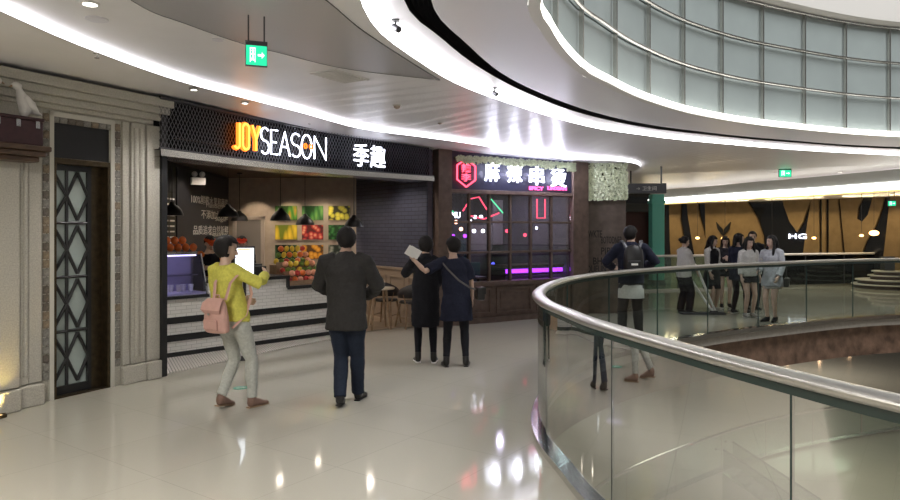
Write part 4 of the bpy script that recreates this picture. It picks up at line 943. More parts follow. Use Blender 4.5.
def dove(u, label, s_=1.0, mir=1):
    v = Matrix.Rotation(wl.rotation_euler.z, 3, 'Z')@Vector((u, -0.23, 0)); e = empty('dove_figurine', (wl.location.x+v.x, wl.location.y+v.y, zsf+0.272), wl.rotation_euler.z, label, 'figurine', 'white doves on the box')
    b = MB(); sx = -mir       # head towards -x
    b.loft([(sx*0.02, 0, 0.012), (sx*0.02, 0, 0.05), (sx*0.0, 0, 0.12), (sx*0.04, 0, 0.22), (sx*0.075, 0, 0.30), (sx*0.09, 0, 0.345), (sx*0.09, 0, 0.385), (sx*0.085, 0, 0.40)], [0.03, 0.055, 0.082, 0.070, 0.042, 0.034, 0.036, 0.02], 14)
    b.ball((sx*0.115, 0, 0.365), (0.058, 0.046, 0.046), 12, 9)
    b.loft([(sx*-0.0, 0, 0.17), (sx*-0.09, 0, 0.09), (sx*-0.17, 0, 0.055)], [(0.05, 0.05), (0.035, 0.05), (0.012, 0.045)], 10); o = b.build('body', 'dove', e, True, angle=80)
    md = o.modifiers.new('r', 'REMESH'); md.mode = 'VOXEL'; md.voxel_size = 0.008; md.use_smooth_shade = True
    for t in (-1, 1): MB().loft([(sx*0.05, t*0.07, 0.25), (sx*-0.02, t*0.085, 0.15), (sx*-0.12, t*0.05, 0.075)], [(0.03, 0.012), (0.05, 0.015), (0.01, 0.008)], 8, side=(1, 0, 0.5)).build('wing', 'dove', e, True)
    MB().loft([(sx*0.16, 0, 0.360), (sx*0.205, 0, 0.340)], [0.016, 0.002], 6).build('beak', 'chw', e)
    e.scale = (s_,)*3
    return e
dove(ub1-0.10, 'white dove figurine on the maroon box, the one nearer the doorway', 0.80); dove(ub1-0.47, 'second white dove figurine at the left edge on the maroon box', 0.85, -1)
# warm floor uplight at the foot of the stone pilaster
spot('pilaster_uplight', tuple(Vector((-4.20, 6.35, 0.05))), 18, (1.0, 0.72, 0.22), 90, 0.7, 0.03, (R(180), R(-14), 0))
up_ = empty('floor_uplight', (-4.20, 6.35, 0.0), 0, 'round brass floor uplight at the foot of the stone pilaster', 'light'); MB().lathe([(0.055, 0), (0.055, 0.025), (0.045, 0.03), (0.04, 0.02), (0, 0.02)]).build('ring', 'bronze', up_)
MB().lathe([(0.038, 0.018), (0.0, 0.022)]).build('lens', glow('uplight_lens', (1, 0.75, 0.3), 3), up_)
# ---------------------------------------------------------------- ceiling fittings
def downlight(x, y, z, pw, col=(1.0, 0.97, 0.93), lab='', s_=0.05, ang=120):
    p = P(x, y, z); e = empty('downlight', (p.x, p.y, z), 0, lab, 'downlight', 'recessed downlights')
    MB().lathe([(s_+0.018, 0.0), (s_+0.018, -0.010), (s_, -0.014), (s_, 0.0)], (0, 0, 0), 20).build('trim_ring', 'white', e); MB().lathe([(s_, -0.006), (0, -0.006)], (0, 0, 0), 20).build('lens', 'down', e)
    if pw: spot('downlight_lamp', (p.x, p.y, z-0.03), pw, col, ang, 0.7, 0.05)
sof = [(194, 89, 'over the stone wall corner'), (245, 102.5, 'above the orange letters'), (292, 115, 'above the white letters of the sign'), (328, 121.5, 'right of the sign letters'), (362, 128.5, 'above the first white character'), (392, 134, 'above the second white character'), (424, 138.5, 'left of the brown post')]
for x, y, t in sof: downlight(x, y, ZS, 62, (1.0, 0.97, 0.95), 'small bright downlight in the soffit '+t, 0.035)
for x, y, t, pw in ((90, 3, 'nearest the stone wall', 0), (568, 176-30, 'over the skewer shop', 20), (634, 148, 'over the flower pillar', 25), (672, 159, 'beyond the light ring', 80), (748, 176, 'near the green exit sign', 130), (840, 172, 'near the right edge', 130), (715, 186, 'over the walking group', 120), (610, 165, 'behind the flower pillar', 20), (800, 160, 'added as fill above the far railing', 150), (700, 150.5, 'added as fill, left over the far railing', 100)):  # the last two are added to brighten the far walkway
    downlight(x, y, ZM, pw, lab='recessed ceiling downlight '+t, s_=0.05)
for nm, x, y, lab in (('ceiling_speaker', 97, 19, 'round flush ceiling speaker above the stone wall'), ('ceiling_speaker', 218, 39.5, 'small round ceiling speaker near the exit sign')):
    p = P(x, y, ZM); e = empty(nm, p, 0, lab, 'speaker'); r0 = 0.085 if x < 150 else 0.05
    MB().lathe([(r0, 0), (r0, -0.008), (r0-0.015, -0.012)], (0, 0, 0), 24).build('rim', 'ring', e); MB().lathe([(r0-0.015, -0.010), (0, -0.010)], (0, 0, 0), 24).build('grille', 'perf', e)
for x, y, z, lab in ((97, 53, ZS, 'sprinkler head in the soffit above the cornice'), (309, 121, ZS, 'sprinkler head in the soffit above the white letters'), (380, 129, ZS, 'sprinkler head in the soffit above the characters'), (470, 146, ZS, 'sprinkler head in the soffit above the red emblem')):
    p = P(x, y, z); e = empty('sprinkler', p, 0, lab, 'sprinkler')
    MB().lathe([(0.03, 0), (0.03, -0.006), (0.012, -0.012)], (0, 0, 0), 14).build('escutcheon', 'steel', e); MB().lathe([(0.008, -0.01), (0.008, -0.04), (0.022, -0.042), (0.022, -0.046), (0, -0.046)], (0, 0, 0), 12).build('deflector', 'steel', e)
for x, y, lab in ((397, 103.5, 'round white smoke detector on the ceiling above the sign'), (440, 119.5, 'flat white smoke detector near the skewer shop'), (697, 164, 'dark dome camera on the ceiling beyond the flower pillar'), (885, 181-8, 'dark dome camera at the right edge of the ceiling')):
    p = P(x, y, ZM); dk = 'dark' in lab; e = empty('dome_camera' if dk else 'smoke_detector', p, 0, lab, 'camera' if dk else 'detector')
    MB().lathe([(0.065, 0), (0.065, -0.02), (0.05, -0.03)], (0, 0, 0), 20).build('base', 'white', e, True); MB().lathe([(0.045, -0.03), (0.04, -0.055), (0.02, -0.07), (0, -0.072)], (0, 0, 0), 18).build('dome', 'black' if dk else 'conc', e, True)
for x, y, lab in ((395.5, 22, 'small dark spotlight hung under the light ring, near the top'), (494.5, 90, 'small dark spotlight hung under the light ring, further along')):
    p = P(x, y-2, ZR); e = empty('ring_spotlight', p, 0, lab, 'spotlight'); p2 = 0.0
    MB().loft([(0, 0, 0.0), (0, 0, -0.05)], 0.008, 6).build('stem', 'black', e); MB().loft([(-0.02, 0.02, -0.05), (0.03, -0.03, -0.09)], 0.028, 12).build('housing', 'dsteel', e, True); MB().box((0, 0, -0.005), (0.06, 0.06, 0.01)).build('mount', 'black', e)
p = P(340, 76, ZM); v_ = empty('ceiling_vent', p, R(58), 'rectangular linear slot vent in the ceiling', 'vent')
for s_ in (-1, 1): MB().box((0, s_*0.16, -0.006), (0.56, 0.03, 0.012)).build('frame', 'white', v_); MB().box((s_*0.27, 0, -0.006), (0.03, 0.34, 0.012)).build('frame', 'white', v_)
for k in range(9): MB().box((-0.22+0.055*k, 0, -0.01), (0.012, 0.29, 0.016), m=Matrix.Rotation(R(35), 3, 'Y')).build('slat', 'white', v_)
MB().box((0, 0, 0.0), (0.52, 0.30, 0.004)).build('backing', 'ring', v_)
# exit signs
M['exitg'] = glow('exit_green', (0.03, 0.75, 0.36), 1.3); M['exitw'] = glow('exit_white', (0.75, 1.0, 0.88), 2.4)
def exit_sign(x0, x1, y0, y1, Y, ztop, rz_, label):
    c_ = V((x0+x1)/2, Y, (Z(y0, Y)+Z(y1, Y))/2); w_ = (x1-x0)/F*Y/max(0.3, math.cos(rz_)); h_ = (y1-y0)/F*Y
    e = empty('exit_sign', c_, rz_, label, 'exit sign')
    MB().box((0, 0.015, 0), (w_, 0.03, h_)).build('housing', 'dsteel', e); MB().box((0, -0.002, -h_*0.08), (w_*0.94, 0.006, h_*0.78)).build('panel', 'exitg', e)
    for s_ in (-1, 1): MB().loft([(s_*w_*0.36, 0.015, h_/2), (s_*w_*0.36, 0.015, ztop-c_.z)], 0.006, 6).build('hanger', 'dsteel', e)
    b = MB()                          # doorway, running figure and arrow
    b.span((-w_*0.30, -0.008, -h_*0.36), (-w_*0.27, -0.005, h_*0.22)); b.span((-w_*0.08, -0.008, -h_*0.36), (-w_*0.05, -0.005, h_*0.22)); b.span((-w_*0.30, -0.008, h_*0.18), (-w_*0.05, -0.005, h_*0.22)); b.build('doorway_mark', 'exitw', e)
    b = MB(); b.ball((-w_*0.17, -0.006, h_*0.10), (h_*0.05, 0.003, h_*0.05), 8, 6)
    for pq in (((-.17, .05), (-.17, -.12)), ((-.17, -.12), (-.23, -.30)), ((-.17, -.12), (-.12, -.30)), ((-.17, .02), (-.23, -.06)), ((-.17, .02), (-.11, -.06))): b.loft([(pq[0][0]*w_, -0.006, pq[0][1]*h_), (pq[1][0]*w_, -0.006, pq[1][1]*h_)], h_*0.025, 5)
    b.build('running_figure', 'exitw', e)
    b = MB(); b.span((w_*0.06, -0.008, -h_*0.11), (w_*0.24, -0.005, -h_*0.03)); b.prism([(w_*0.24, -h_*0.20), (w_*0.36, -h_*0.07), (w_*0.24, h_*0.06)], 'y', -0.008, -0.005); b.build('arrow_mark', 'exitw', e)
exit_sign(246.5, 266.5, 41, 66, 5.2, ZM, R(20), 'green lit exit sign hanging below the perforated ceiling')
exit_sign(779, 791.5, 168.5, 177, 17.5, ZM, 0, 'green lit exit sign hanging over the far walkway')
exit_sign(888, 896, 200, 206, 18.5, 2.8, 0, 'small green exit sign at the right edge of the gold wall')
# dark hanging direction sign
Ys = 16.0; a = V(626.5, Ys, 0); q = V(665.5, Ys, 0)
hs = empty('hanging_sign', ((a.x+q.x)/2, Ys, Z(188.5, Ys)), R(-6), 'long dark hanging direction sign right of the flower pillar', 'sign'); w_ = q.x-a.x; h_ = 10/F*Ys
MB().box((0, 0, 0), (w_, 0.12, h_)).build('box', 'dsteel', hs, bevel=0.01); MB().loft([(w_*0.38, 0, h_/2), (w_*0.38, 0, ZM-Z(188.5, Ys))], 0.02, 8).build('hanger', 'dsteel', hs); MB().loft([(-w_*0.38, 0, h_/2), (-w_*0.38, 0, ZM-Z(188.5, Ys))], 0.02, 8).build('hanger', 'dsteel', hs)
text('lettering', '→ 卫生间', 0.1, 'chalk', hs, (0.0, -0.064, 0), (R(90), 0, 0), 0.002, 0, fit=(w_*0.5, h_*0.42))
# floor exit sticker
fp = P(241, 388); e = empty('floor_sticker', (fp.x, fp.y, 0.0), R(25), 'green exit sticker on the floor behind the woman', 'sticker')
M['stk'] = mat('green_sticker', (0.01, 0.24, 0.15), 0.4); M['stw'] = mat('sticker_white', (0.6, 0.7, 0.62), 0.4)
MB().lathe([(0.085, 0.001), (0.085, 0.003), (0, 0.003)], (0, 0, 0), 24).build('disc', 'stk', e); MB().span((-0.05, -0.01, 0.003), (0.03, 0.01, 0.004)).prism([(0.02, -0.03), (0.06, 0), (0.02, 0.03)], 'z', 0.003, 0.004).build('arrow', 'stw', e)
# lamps in front of the gold wall
M['globe'] = glow('warm_globe', (1.0, 0.52, 0.18), 7)
for i, (x, y, s_) in enumerate(((697.5, 238, .05), (725, 238.5, .09), (772, 238.5, .10), (814, 238, .05), (861.5, 235.5, .05), (874, 233, .11))):
    Yq = 19.6; c_ = V(x, Yq, Z(y, Yq)); e = empty('globe_pendant', c_, 0, ('small warm globe lamp left of the winged emblem', 'warm globe lamp just below the winged emblem', 'warm globe lamp in front of the dark gap behind the girls', 'small warm globe lamp right of the lit white letters', 'small warm globe lamp below the dark oval cutout', 'largest warm globe lamp near the right edge')[i], 'lamp', 'globe lamps before the gold wall')
    MB().ball((0, 0, 0), (s_*1.2, s_, s_*0.7), 14, 10).build('globe', 'globe', e, True); MB().loft([(0, 0, s_*0.6), (0, 0, 2.8-c_.z)], 0.005, 5).build('cord', 'black', e)
text('wall_lettering', 'HG', 0.2, 'neon', gw_, (upx(W0, W1, 798), -0.03, Z(236, 25)), (R(90), 0, 0), 0.004, 0.0, fit=(0.62, 0.17))
# winged emblem on the big gold panel
u_ = upx(W0, W1, 724); dpt = W0[1]+(W1[1]-W0[1])*u_/GL; z_ = Z(229, dpt)
b = MB()
for s_ in (-1, 1): b.prism([(u_, z_-0.26), (u_+s_*0.08, z_-0.2), (u_+s_*0.24, z_+0.0), (u_+s_*0.30, z_+0.27), (u_+s_*0.15, z_+0.12), (u_+s_*0.03, z_+0.0)], 'y', -0.06, -0.02)
b.build('winged_emblem', 'black', gw_)
# lower level: escalator and round bench seen through the glass
ec = empty('escalator', (6.3, 15.4, -5.2), R(-38), 'dark escalator on the level below seen through the glass', 'escalator')
for s_ in (-1, 1):
    MB().prism([(0, 0), (5.0, 0), (0, 2.6)], 'y', s_*0.6-0.12, s_*0.6+0.12).build('side_panel', 'steel', ec)
    MB().loft([(-0.3, s_*0.6, 3.4), (0, s_*0.6, 3.45), (5.0, s_*0.6, 0.95), (5.4, s_*0.6, 0.8)], 0.04, 8).build('handrail', 'black', ec, True)
    MB().prism([(0, 2.6), (5.0, 0.0), (5.0, 0.95), (0, 3.45)], 'y', s_*0.6-0.008, s_*0.6+0.008).build('glass_pane', 'glass', ec)
for k in range(13): MB().span((5.0*k/13, -0.48, 0), (5.0*(k+1)/13, 0.48, 2.6*(1-(k+0.5)/13))).build('step', 'dsteel', ec)
ec.scale = (0.6, 0.6, 0.6)
lb = empty('lower_railing', (0, 0, -5.2), 0, 'curved steel railing on the level below', 'railing')
arcp = resample(crom([(2.2, 12.5), (2.7, 13.9), (3.7, 15.9), (6.97, 18.9), (10.75, 21.5), (16, 23.8)], 10), 41)
MB().loft(z3(arcp, 1.1), 0.05, 8, side=(0, 0, 1)).build('handrail', 'steel2', lb, True)
for i in range(0, 40, 5):
    sgm = arcp[i:i+6]; MB().strip(z3(sgm, 0.06), z3(sgm, 1.06)).build('glass_pane', 'glassg', lb, True)
    MB().loft([(*arcp[i], 0), (*arcp[i], 1.08)], 0.025, 6).build('post', 'steel', lb)
MB().strip(z3(offset(arcp, 0.12), 0.07), z3(offset(arcp, -0.12), 0.07)).build('base_shoe', 'steel', lb)

for i in range(5):                                   # fill lights added behind the lowered ceiling edge to brighten the gold wall
    t = (i+0.5)/5; wx = W0[0]+(W1[0]-W0[0])*t; wy = W0[1]+(W1[1]-W0[1])*t
    area('gold_wall_fill', (wx-0.55, wy-0.45, 2.74), 2.0, 34, (1.0, 0.78, 0.45), (R(-25), 0, rz2), 0.1)

for lx, ly in ((-3.9, 11.6), (-3.1, 12.4), (-2.6, 13.4)): spot('juice_shop_fill', (lx, ly, 2.82), 28, (1.0, 0.86, 0.70), 150, 0.5, 0.05)  # added fill that brightens the juice shop interior
spot('juice_shop_fill', (-1.45, 12.3, 2.82), 40, (1.0, 0.88, 0.76), 150, 0.5, 0.05)  # one more added fill, for the slate wall and wainscot
v_ = inloc(500, 180, 1.6); spot('skewer_shop_fill', (v_.x, v_.y, 2.9), 70, (0.82, 0.75, 1.0), 160, 0.5, 0.06)  # lavender fill added inside the skewer shop

# wall panels and booths inside the skewer shop
M['greybeige'] = mat('grey_beige_panel', (0.34, 0.31, 0.31), 0.6, noise=0.15); M['tealp'] = mat('teal_panel', (0.05, 0.11, 0.13), 0.5); M['redp'] = mat('red_panel', (0.30, 0.03, 0.03), 0.5)
def ipan(x0, x1, y0, y1, d, m, name):
    a = inloc(x0, y1, d); q = inloc(x1, y0, d); f0 = Matrix.Rotation(-rz3, 3, 'Z')
    la = f0@(a-po3); lq = f0@(q-po3)
    lq.x = min(lq.x, us(586)-0.02)
    if lq.x <= la.x+0.05: return
    MB().span((la.x, la.y, a.z), (lq.x, la.y+0.05, q.z)).build(name, m, si_)
ipan(553, 568, 197, 262, 2.2, 'greybeige', 'pale_panel'); ipan(532, 550, 222, 263, 2.4, 'tealp', 'teal_panel'); ipan(536, 549, 196, 221, 2.3, 'redp', 'red_panel')
ipan(493, 503, 200, 245, 2.6, 'greybeige', 'pale_panel'); ipan(452, 466, 240, 262, 2.0, 'tealp', 'teal_panel'); ipan(470, 492, 225, 250, 2.6, 'greybeige', 'pale_panel'); ipan(505, 528, 240, 262, 2.9, 'greybeige', 'pale_panel')
for x, t in ((458, 'left'), (477, 'right')):
    c_ = inloc(x, 285, 2.1); e = empty('booth_seat', (c_.x, c_.y, 0), rz3, 'dark padded booth seat inside the skewer shop, %s of two' % t, 'seat')
    MB().box((0, 0, 0.22), (0.36, 0.4, 0.44)).build('seat', 'tealp', e, bevel=0.02); MB().box((0, 0.17, 0.72), (0.36, 0.1, 0.6)).build('backrest', 'tealp', e, bevel=0.03)

for ch_x, ch_y in ((491, 172), (513, 173.5), (535, 176), (557, 178)):      # each lit character throws its own light into the corridor
    u_ = us(ch_x); v_ = Matrix.Rotation(rz3, 3, 'Z')@Vector((u_, -0.16, 0)); point('character_light', (po3.x+v_.x, po3.y+v_.y, zs(ch_x, ch_y)), 14, (0.80, 0.80, 1.0), 0.06)
p_ = (3.05, 13.2, 3.2); spot('pillar_fill', p_, 9, (1.0, 0.97, 0.9), 110, 0.7, 0.05, (R(40), 0, R(-5)))  # fill light added to brighten the flower block
# ================================================================== PEOPLE
def ik(a, b, l1, l2, pole):
    a, b, pole = Vector(a), Vector(b), Vector(pole); d = b-a; D = min(d.length, (l1+l2)*0.999); u = d.normalized()
    x = (l1*l1-l2*l2+D*D)/(2*D); h = math.sqrt(max(0, l1*l1-x*x)); p = pole-u*pole.dot(u); p.normalize()
    return a+u*x+p*h
def remesh(o, vox, it=6):
    m = o.modifiers.new('remesh', 'REMESH'); m.mode = 'VOXEL'; m.voxel_size = vox; m.use_smooth_shade = True
    if it:
        s_ = o.modifiers.new('smooth', 'SMOOTH'); s_.factor = 0.5; s_.iterations = it
    return o
fold_tex = bpy.data.textures.new('cloth_folds', 'CLOUDS'); fold_tex.noise_scale = 0.11; fold_tex.noise_depth = 2
def folds(o, vox, it, amt):
    remesh(o, vox, it); d = o.modifiers.new('folds', 'DISPLACE'); d.texture = fold_tex; d.texture_coords = 'LOCAL'; d.strength = amt*1.6; d.mid_level = 0.5
    return o
def lerp(a, b, t): return Vector(a)+(Vector(b)-Vector(a))*t
fabric_cache = {}
def fabric(col, rough=0.85, n=0.12):
    k = (col, rough)
    if k not in fabric_cache: fabric_cache[k] = mat('fabric', col, rough, noise=n, nscale=45, bump=0.25, bscale=35, spec=0.25)
    return fabric_cache[k]
M['lips'] = mat('lips', (0.40, 0.13, 0.12), 0.5); M['eye'] = mat('eye_dark', (0.015, 0.012, 0.012), 0.2)
SKINS = {}
def skinm(c):
    if c not in SKINS: SKINS[c] = mat('skin', c, 0.5, noise=0.06, nscale=12)
    return SKINS[c]
def human(label, loc, a, H, male=False, feet=((-0.09, 0.0), (0.09, 0.0)), hands=None, poles=None, chest=(0, 0.0), head=(0, 0, 0), top=None, bottom=None, shoes=None, hair=None,
          skin=(0.55, 0.37, 0.28), vox=0.009, group=None, pel=(0, 0), heel=(0, 0), twist=0.0, over=None, hips=1.0, face=True, knees=None):
    s = H/1.70; e = empty('person', (loc[0], loc[1], loc[2] if len(loc) > 2 else 0), R(-a), label, 'person', group)
    pelv = Vector((pel[0], pel[1], 0.90)); chs = pelv+Vector((chest[0]*0.75, chest[1]*0.75, 0.37)); nk = pelv+Vector((chest[0], chest[1], 0.545))
    tw = Matrix.Rotation(R(-twist), 3, 'Z'); side_c = tw@Vector((1, 0, 0)); fwd = tw@Vector((0, 1, 0))
    sw = 0.195 if male else 0.168
    hc = nk+Vector((head[2] if len(head) > 2 else 0, 0.025, 0.145))
    hy, hp = R(-head[0]), R(head[1]); hm = Matrix.Rotation(hy, 3, 'Z')@Matrix.Rotation(-hp, 3, 'X')
    sh = [nk+side_c*(sw*t)+Vector((0, 0, -0.065)) for t in (-1, 1)]
    hip = [pelv+Vector((0.088*t*hips, 0, -0.03)) for t in (-1, 1)]
    ank = [Vector((feet[i][0], feet[i][1], 0.075+heel[i])) for i in (0, 1)]
    kn = [ik(hip[i], ank[i], 0.41, 0.405, (knees[i] if knees else (0.05*(-1, 1)[i], 1, 0))) for i in (0, 1)]
    if not hands: hands = ((-0.25, 0.06, 0.80), (0.25, 0.06, 0.80))
    if not poles: poles = ((-0.4, -1, -0.3), (0.4, -1, -0.3))
    wr = [Vector(hands[i]) for i in (0, 1)]
    for i in (0, 1):
        d = wr[i]-sh[i]
        if d.length > 0.525: wr[i] = sh[i]+d.normalized()*0.525
    el = [ik(sh[i], wr[i], 0.275, 0.255, poles[i]) for i in (0, 1)]
    S = lambda v: Vector(v)*s
    # ---- body
    b = MB()
    if male: tr = [(0.12, 0.09), (0.158, 0.112), (0.152, 0.108), (0.145, 0.10), (0.165, 0.112), (0.180, 0.115), (0.165, 0.09), (0.085, 0.07), (0.058, 0.060)]
    else: tr = [(0.11, 0.085), (0.158*hips, 0.112), (0.142*hips, 0.102), (0.118, 0.085), (0.135, 0.10), (0.150, 0.108), (0.135, 0.08), (0.065, 0.058), (0.048, 0.052)]
    tp = [pelv+Vector((0, 0, -0.13)), pelv+Vector((0, -0.01, -0.04)), pelv+Vector((0, 0, 0.05)), lerp(pelv, chs, 0.5), lerp(pelv, chs, 0.8), chs+Vector((0, 0, 0.02)), lerp(chs, nk, 0.62), lerp(chs, nk, 0.95), nk+Vector((0, 0.008, 0.05))]
    b.loft([S(p) for p in tp], [(r[0]*s, r[1]*s) for r in tr], 18, side=side_c)
    b.loft([S(nk-Vector((0, 0, 0.03))), S(lerp(nk, hc, 0.45)), S(hc)], [0.056*s, 0.052*s, 0.05*s], 12)
    HS = 1.0
    def hv(x, y, z): return S(hc+hm@Vector((x, y, z)))
    b.ball(hv(0, -0.008, 0.025), (0.074*s, 0.094*s, 0.088*s), 18, 12, hm)
    b.loft([hv(0, 0.018, 0.05), hv(0, 0.022, 0.0), hv(0, 0.03, -0.05), hv(0, 0.038, -0.085), hv(0, 0.04, -0.103)], [(0.066*s, 0.07*s), (0.066*s, 0.068*s), (0.056*s, 0.058*s), (0.04*s, 0.042*s), (0.018*s, 0.02*s)], 16, side=hm@Vector((1, 0, 0)))
    b.loft([hv(0, 0.083, 0.02), hv(0, 0.100, -0.015), hv(0, 0.108, -0.030), hv(0, 0.085, -0.036)], [0.008*s, 0.011*s, 0.014*s, 0.010*s], 8, side=hm@Vector((1, 0, 0)))
    for t in (-1, 1): b.ball(hv(t*0.077, -0.005, -0.005), (0.010*s, 0.020*s, 0.031*s), 8, 8, hm)
    for i, t in ((0, -1), (1, 1)):
        b.loft([S(lerp(nk, sh[i], 0.55)), S(sh[i]), S(lerp(sh[i], el[i], 0.3)), S(el[i]), S(lerp(el[i], wr[i], 0.3)), S(wr[i])], [r*s*(1.12 if male else 0.94) for r in (0.05, 0.052, 0.046, 0.038, 0.037, 0.026)], 12, side=(0.3, 0.9, 0.1))
        # hand: palm, four fingers with a bend, thumb from the side of the palm
        f = (wr[i]-el[i]).normalized(); pn = side_c*(-t); pn = (pn-f*pn.dot(f)); pn.normalize(); sd = f.cross(pn)
        if sd.dot(fwd+Vector((0, 0, 0.6))) < 0: sd = -sd
        b.loft([S(wr[i]-f*0.01), S(wr[i]+f*0.03), S(wr[i]+f*0.085)], [(0.024*s, 0.018*s), (0.036*s, 0.016*s), (0.041*s, 0.013*s)], 10, side=sd)
        for k, ln in enumerate((0.068, 0.078, 0.073, 0.058)):
            p0 = wr[i]+f*0.078+sd*(0.031-0.0205*k); p1 = p0+f*ln*0.5+pn*0.010; p2 = p1+f*ln*0.36+pn*0.028
            b.loft([S(p0), S(p1), S(p2)], [0.0098*s, 0.0092*s, 0.0078*s], 7, side=sd)
        p0 = wr[i]+f*0.022+sd*0.028; p1 = p0+f*0.032+sd*0.026+pn*0.012; p2 = p1+f*0.030+sd*0.004+pn*0.010
        b.loft([S(p0), S(p1), S(p2)], [0.013*s, 0.011*s, 0.009*s], 7)
        b.loft([S(pelv+Vector((0.06*t, 0, 0.0))), S(hip[i]-Vector((0, 0, 0.06))), S(lerp(hip[i], kn[i], 0.45)), S(kn[i]), S(lerp(kn[i], ank[i], 0.28)), S(lerp(kn[i], ank[i], 0.7)), S(ank[i])], [(r if male else r*hips)*s for r in (0.085, 0.083, 0.070, 0.050, 0.051, 0.037, 0.034)], 14)
        fd_ = Vector((0.18*t, 1, 0)).normalized(); a0 = ank[i]
        b.loft([S(a0+Vector((0, -0.03, -0.035))), S(a0+fd_*0.04+Vector((0, 0, -0.035-heel[i]*0.3))), S(a0+fd_*0.12+Vector((0, 0, -0.052-heel[i]*0.75))), S(a0+fd_*0.165+Vector((0, 0, -0.056-heel[i]*0.95)))], [(0.030*s, 0.032*s), (0.036*s, 0.034*s), (0.040*s, 0.020*s), (0.026*s, 0.014*s)], 10, side=(1, 0, 0))
    body = remesh(b.build('body', skinm(skin), e), vox*s, 4)
    # ---- face
    if face:
        for t in (-1, 1):
            MB().ball(hv(t*0.031, 0.083, 0.008), (0.013*s, 0.006*s, 0.006*s), 10, 6, hm).build('eye', 'eye', e, True)
            MB().loft([hv(t*0.016, 0.090, 0.026), hv(t*0.032, 0.090, 0.031), hv(t*0.048, 0.080, 0.026)], [0.003*s, 0.004*s, 0.002*s], 6).build('eyebrow', 'hairm', e)
        MB().ball(hv(0, 0.093, -0.062), (0.022*s, 0.008*s, 0.008*s), 10, 6, hm).build('mouth', 'lips', e, True)
    # ---- hair
    if hair:
        hcol = hair.get('mat', M['hairm']); b = MB(); q = MB()
        q.ball((0, 0, 0), (0.089, 0.110, 0.106), 28, 20)
        vs = [Vector(v) for v in q.v]; keepf = []
        vol = hair.get('vol', 1.0); low = hair.get('low', -0.05); fr_ = hair.get('fringe', 0.055)
        for f in q.f:
            c = sum((vs[i] for i in f), Vector())/len(f)
            if c.y > 0.035 and c.z < fr_: continue
            if abs(c.x) > 0.04 and c.y > 0.0 and c.z < 0.0 and not hair.get('long') and not (hair.get('sides') and c.y < 0.03): continue
            if c.z < low: continue
            keepf.append(f)
        rr_ = random.Random(len(label))
        pv = [hv(v.x*vol*(1+rr_.uniform(-.03, .04)), v.y*vol*(1+rr_.uniform(-.02, .03))-0.012, v.z*vol*(1+rr_.uniform(-.03, .04))+0.028) for v in vs]
        b.add(pv, keepf)
        o = b.build('hair', hcol, e, True, 180); sd_ = o.modifiers.new('solid', 'SOLIDIFY'); sd_.thickness = 0.016*s; sd_.offset = -0.6
        if hair.get('long'):
            L = hair['long']; b = MB()
            base = hv(0, -0.07, 0.02)
            b.loft([hv(0, -0.075, 0.07), hv(0, -0.09, -0.02), hv(0, -0.09, -0.12), hv(0, -0.105, -0.12-L*0.5), hv(0, -0.10, -0.12-L)], [(0.06*s, 0.035*s), (0.088*s, 0.040*s), (0.095*s, 0.040*s), (0.10*s, 0.034*s), (0.05*s, 0.014*s)], 14, side=hm@Vector((1, 0, 0)))
            for t in (-1, 1):
                b.loft([hv(t*0.06, 0.02, 0.09), hv(t*0.084, 0.015, 0.02), hv(t*0.088, 0.015, -0.08), hv(t*0.10, 0.055, -0.16), hv(t*0.085, 0.085, -0.16-L*0.8)], [(0.022*s, 0.03*s), (0.020*s, 0.038*s), (0.024*s, 0.038*s), (0.030*s, 0.028*s), (0.012*s, 0.010*s)], 10)
            remesh(b.build('hair_length', hcol, e), 0.009*s, 3)
        if hair.get('bun'):
            MB().ball(hv(0, -0.125, 0.035), 0.042*s, 12, 9).build('hair_bun', hcol, e, True)
        if hair.get('cap'):
            b = MB(); cm = hair['cap']; q = MB(); q.ball((0, 0, 0), (0.098, 0.118, 0.105), 24, 14); k_ = [f for f in q.f if sum(q.v[i][2] for i in f)/len(f) > 0.022]
            b.add([hv(v[0], v[1]-0.008, v[2]+0.025) for v in q.v], k_); o = b.build('cap', cm, e, True, 180); o.modifiers.new('solid', 'SOLIDIFY').thickness = 0.008
            MB().loft([hv(0, 0.085, 0.052), hv(0, 0.13, 0.05), hv(0, 0.175, 0.040)], [(0.078*s, 0.006*s), (0.074*s, 0.005*s), (0.05*s, 0.004*s)], 14, side=hm@Vector((1, 0, 0))).build('cap_peak', cm, e, True)
    # ---- lower garment
    gv = max(0.009, vox*1.1)
    if bottom:
        kind, m_ = bottom[0], bottom[1]; inf = bottom[2] if len(bottom) > 2 else 0.012; hem = bottom[3] if len(bottom) > 3 else 0.07
        b = MB()
        hw_, hd_ = (0.160 if male else 0.158*hips)+inf*0.8, 0.112+inf*0.8
        b.loft([S(pelv+Vector((0, 0, -0.14))), S(pelv+Vector((0, -0.01, -0.05))), S(pelv+Vector((0, 0, 0.05))), S(pelv+Vector((0, 0, 0.12)))], [(hw_*0.72*s, hd_*0.8*s), (hw_*s, hd_*s), (hw_*0.95*s, hd_*0.95*s), (hw_*0.88*s, hd_*0.88*s)], 18)
        if kind == 'skirt':
            z = hem; fl = bottom[4] if len(bottom) > 4 else 1.15
            b = MB(); mid = lerp(kn[0], kn[1], 0.5)
            c_ = lerp(pelv, Vector((mid.x, mid.y, kn[0].z)), (0.90-hem)/0.43)
            b.loft([S((c_.x, c_.y, hem)), S(lerp((c_.x, c_.y, hem), pelv, 0.5)), S(pelv+Vector((0, -0.01, -0.03))), S(pelv+Vector((0, 0, 0.14)))], [(hw_*fl*s, hd_*fl*1.05*s), (hw_*(1+fl)/2*1.02*s, hd_*(1+fl)/2*1.04*s), (hw_*1.02*s, hd_*1.05*s), (hw_*0.82*s, hd_*0.84*s)], 22)
        else:
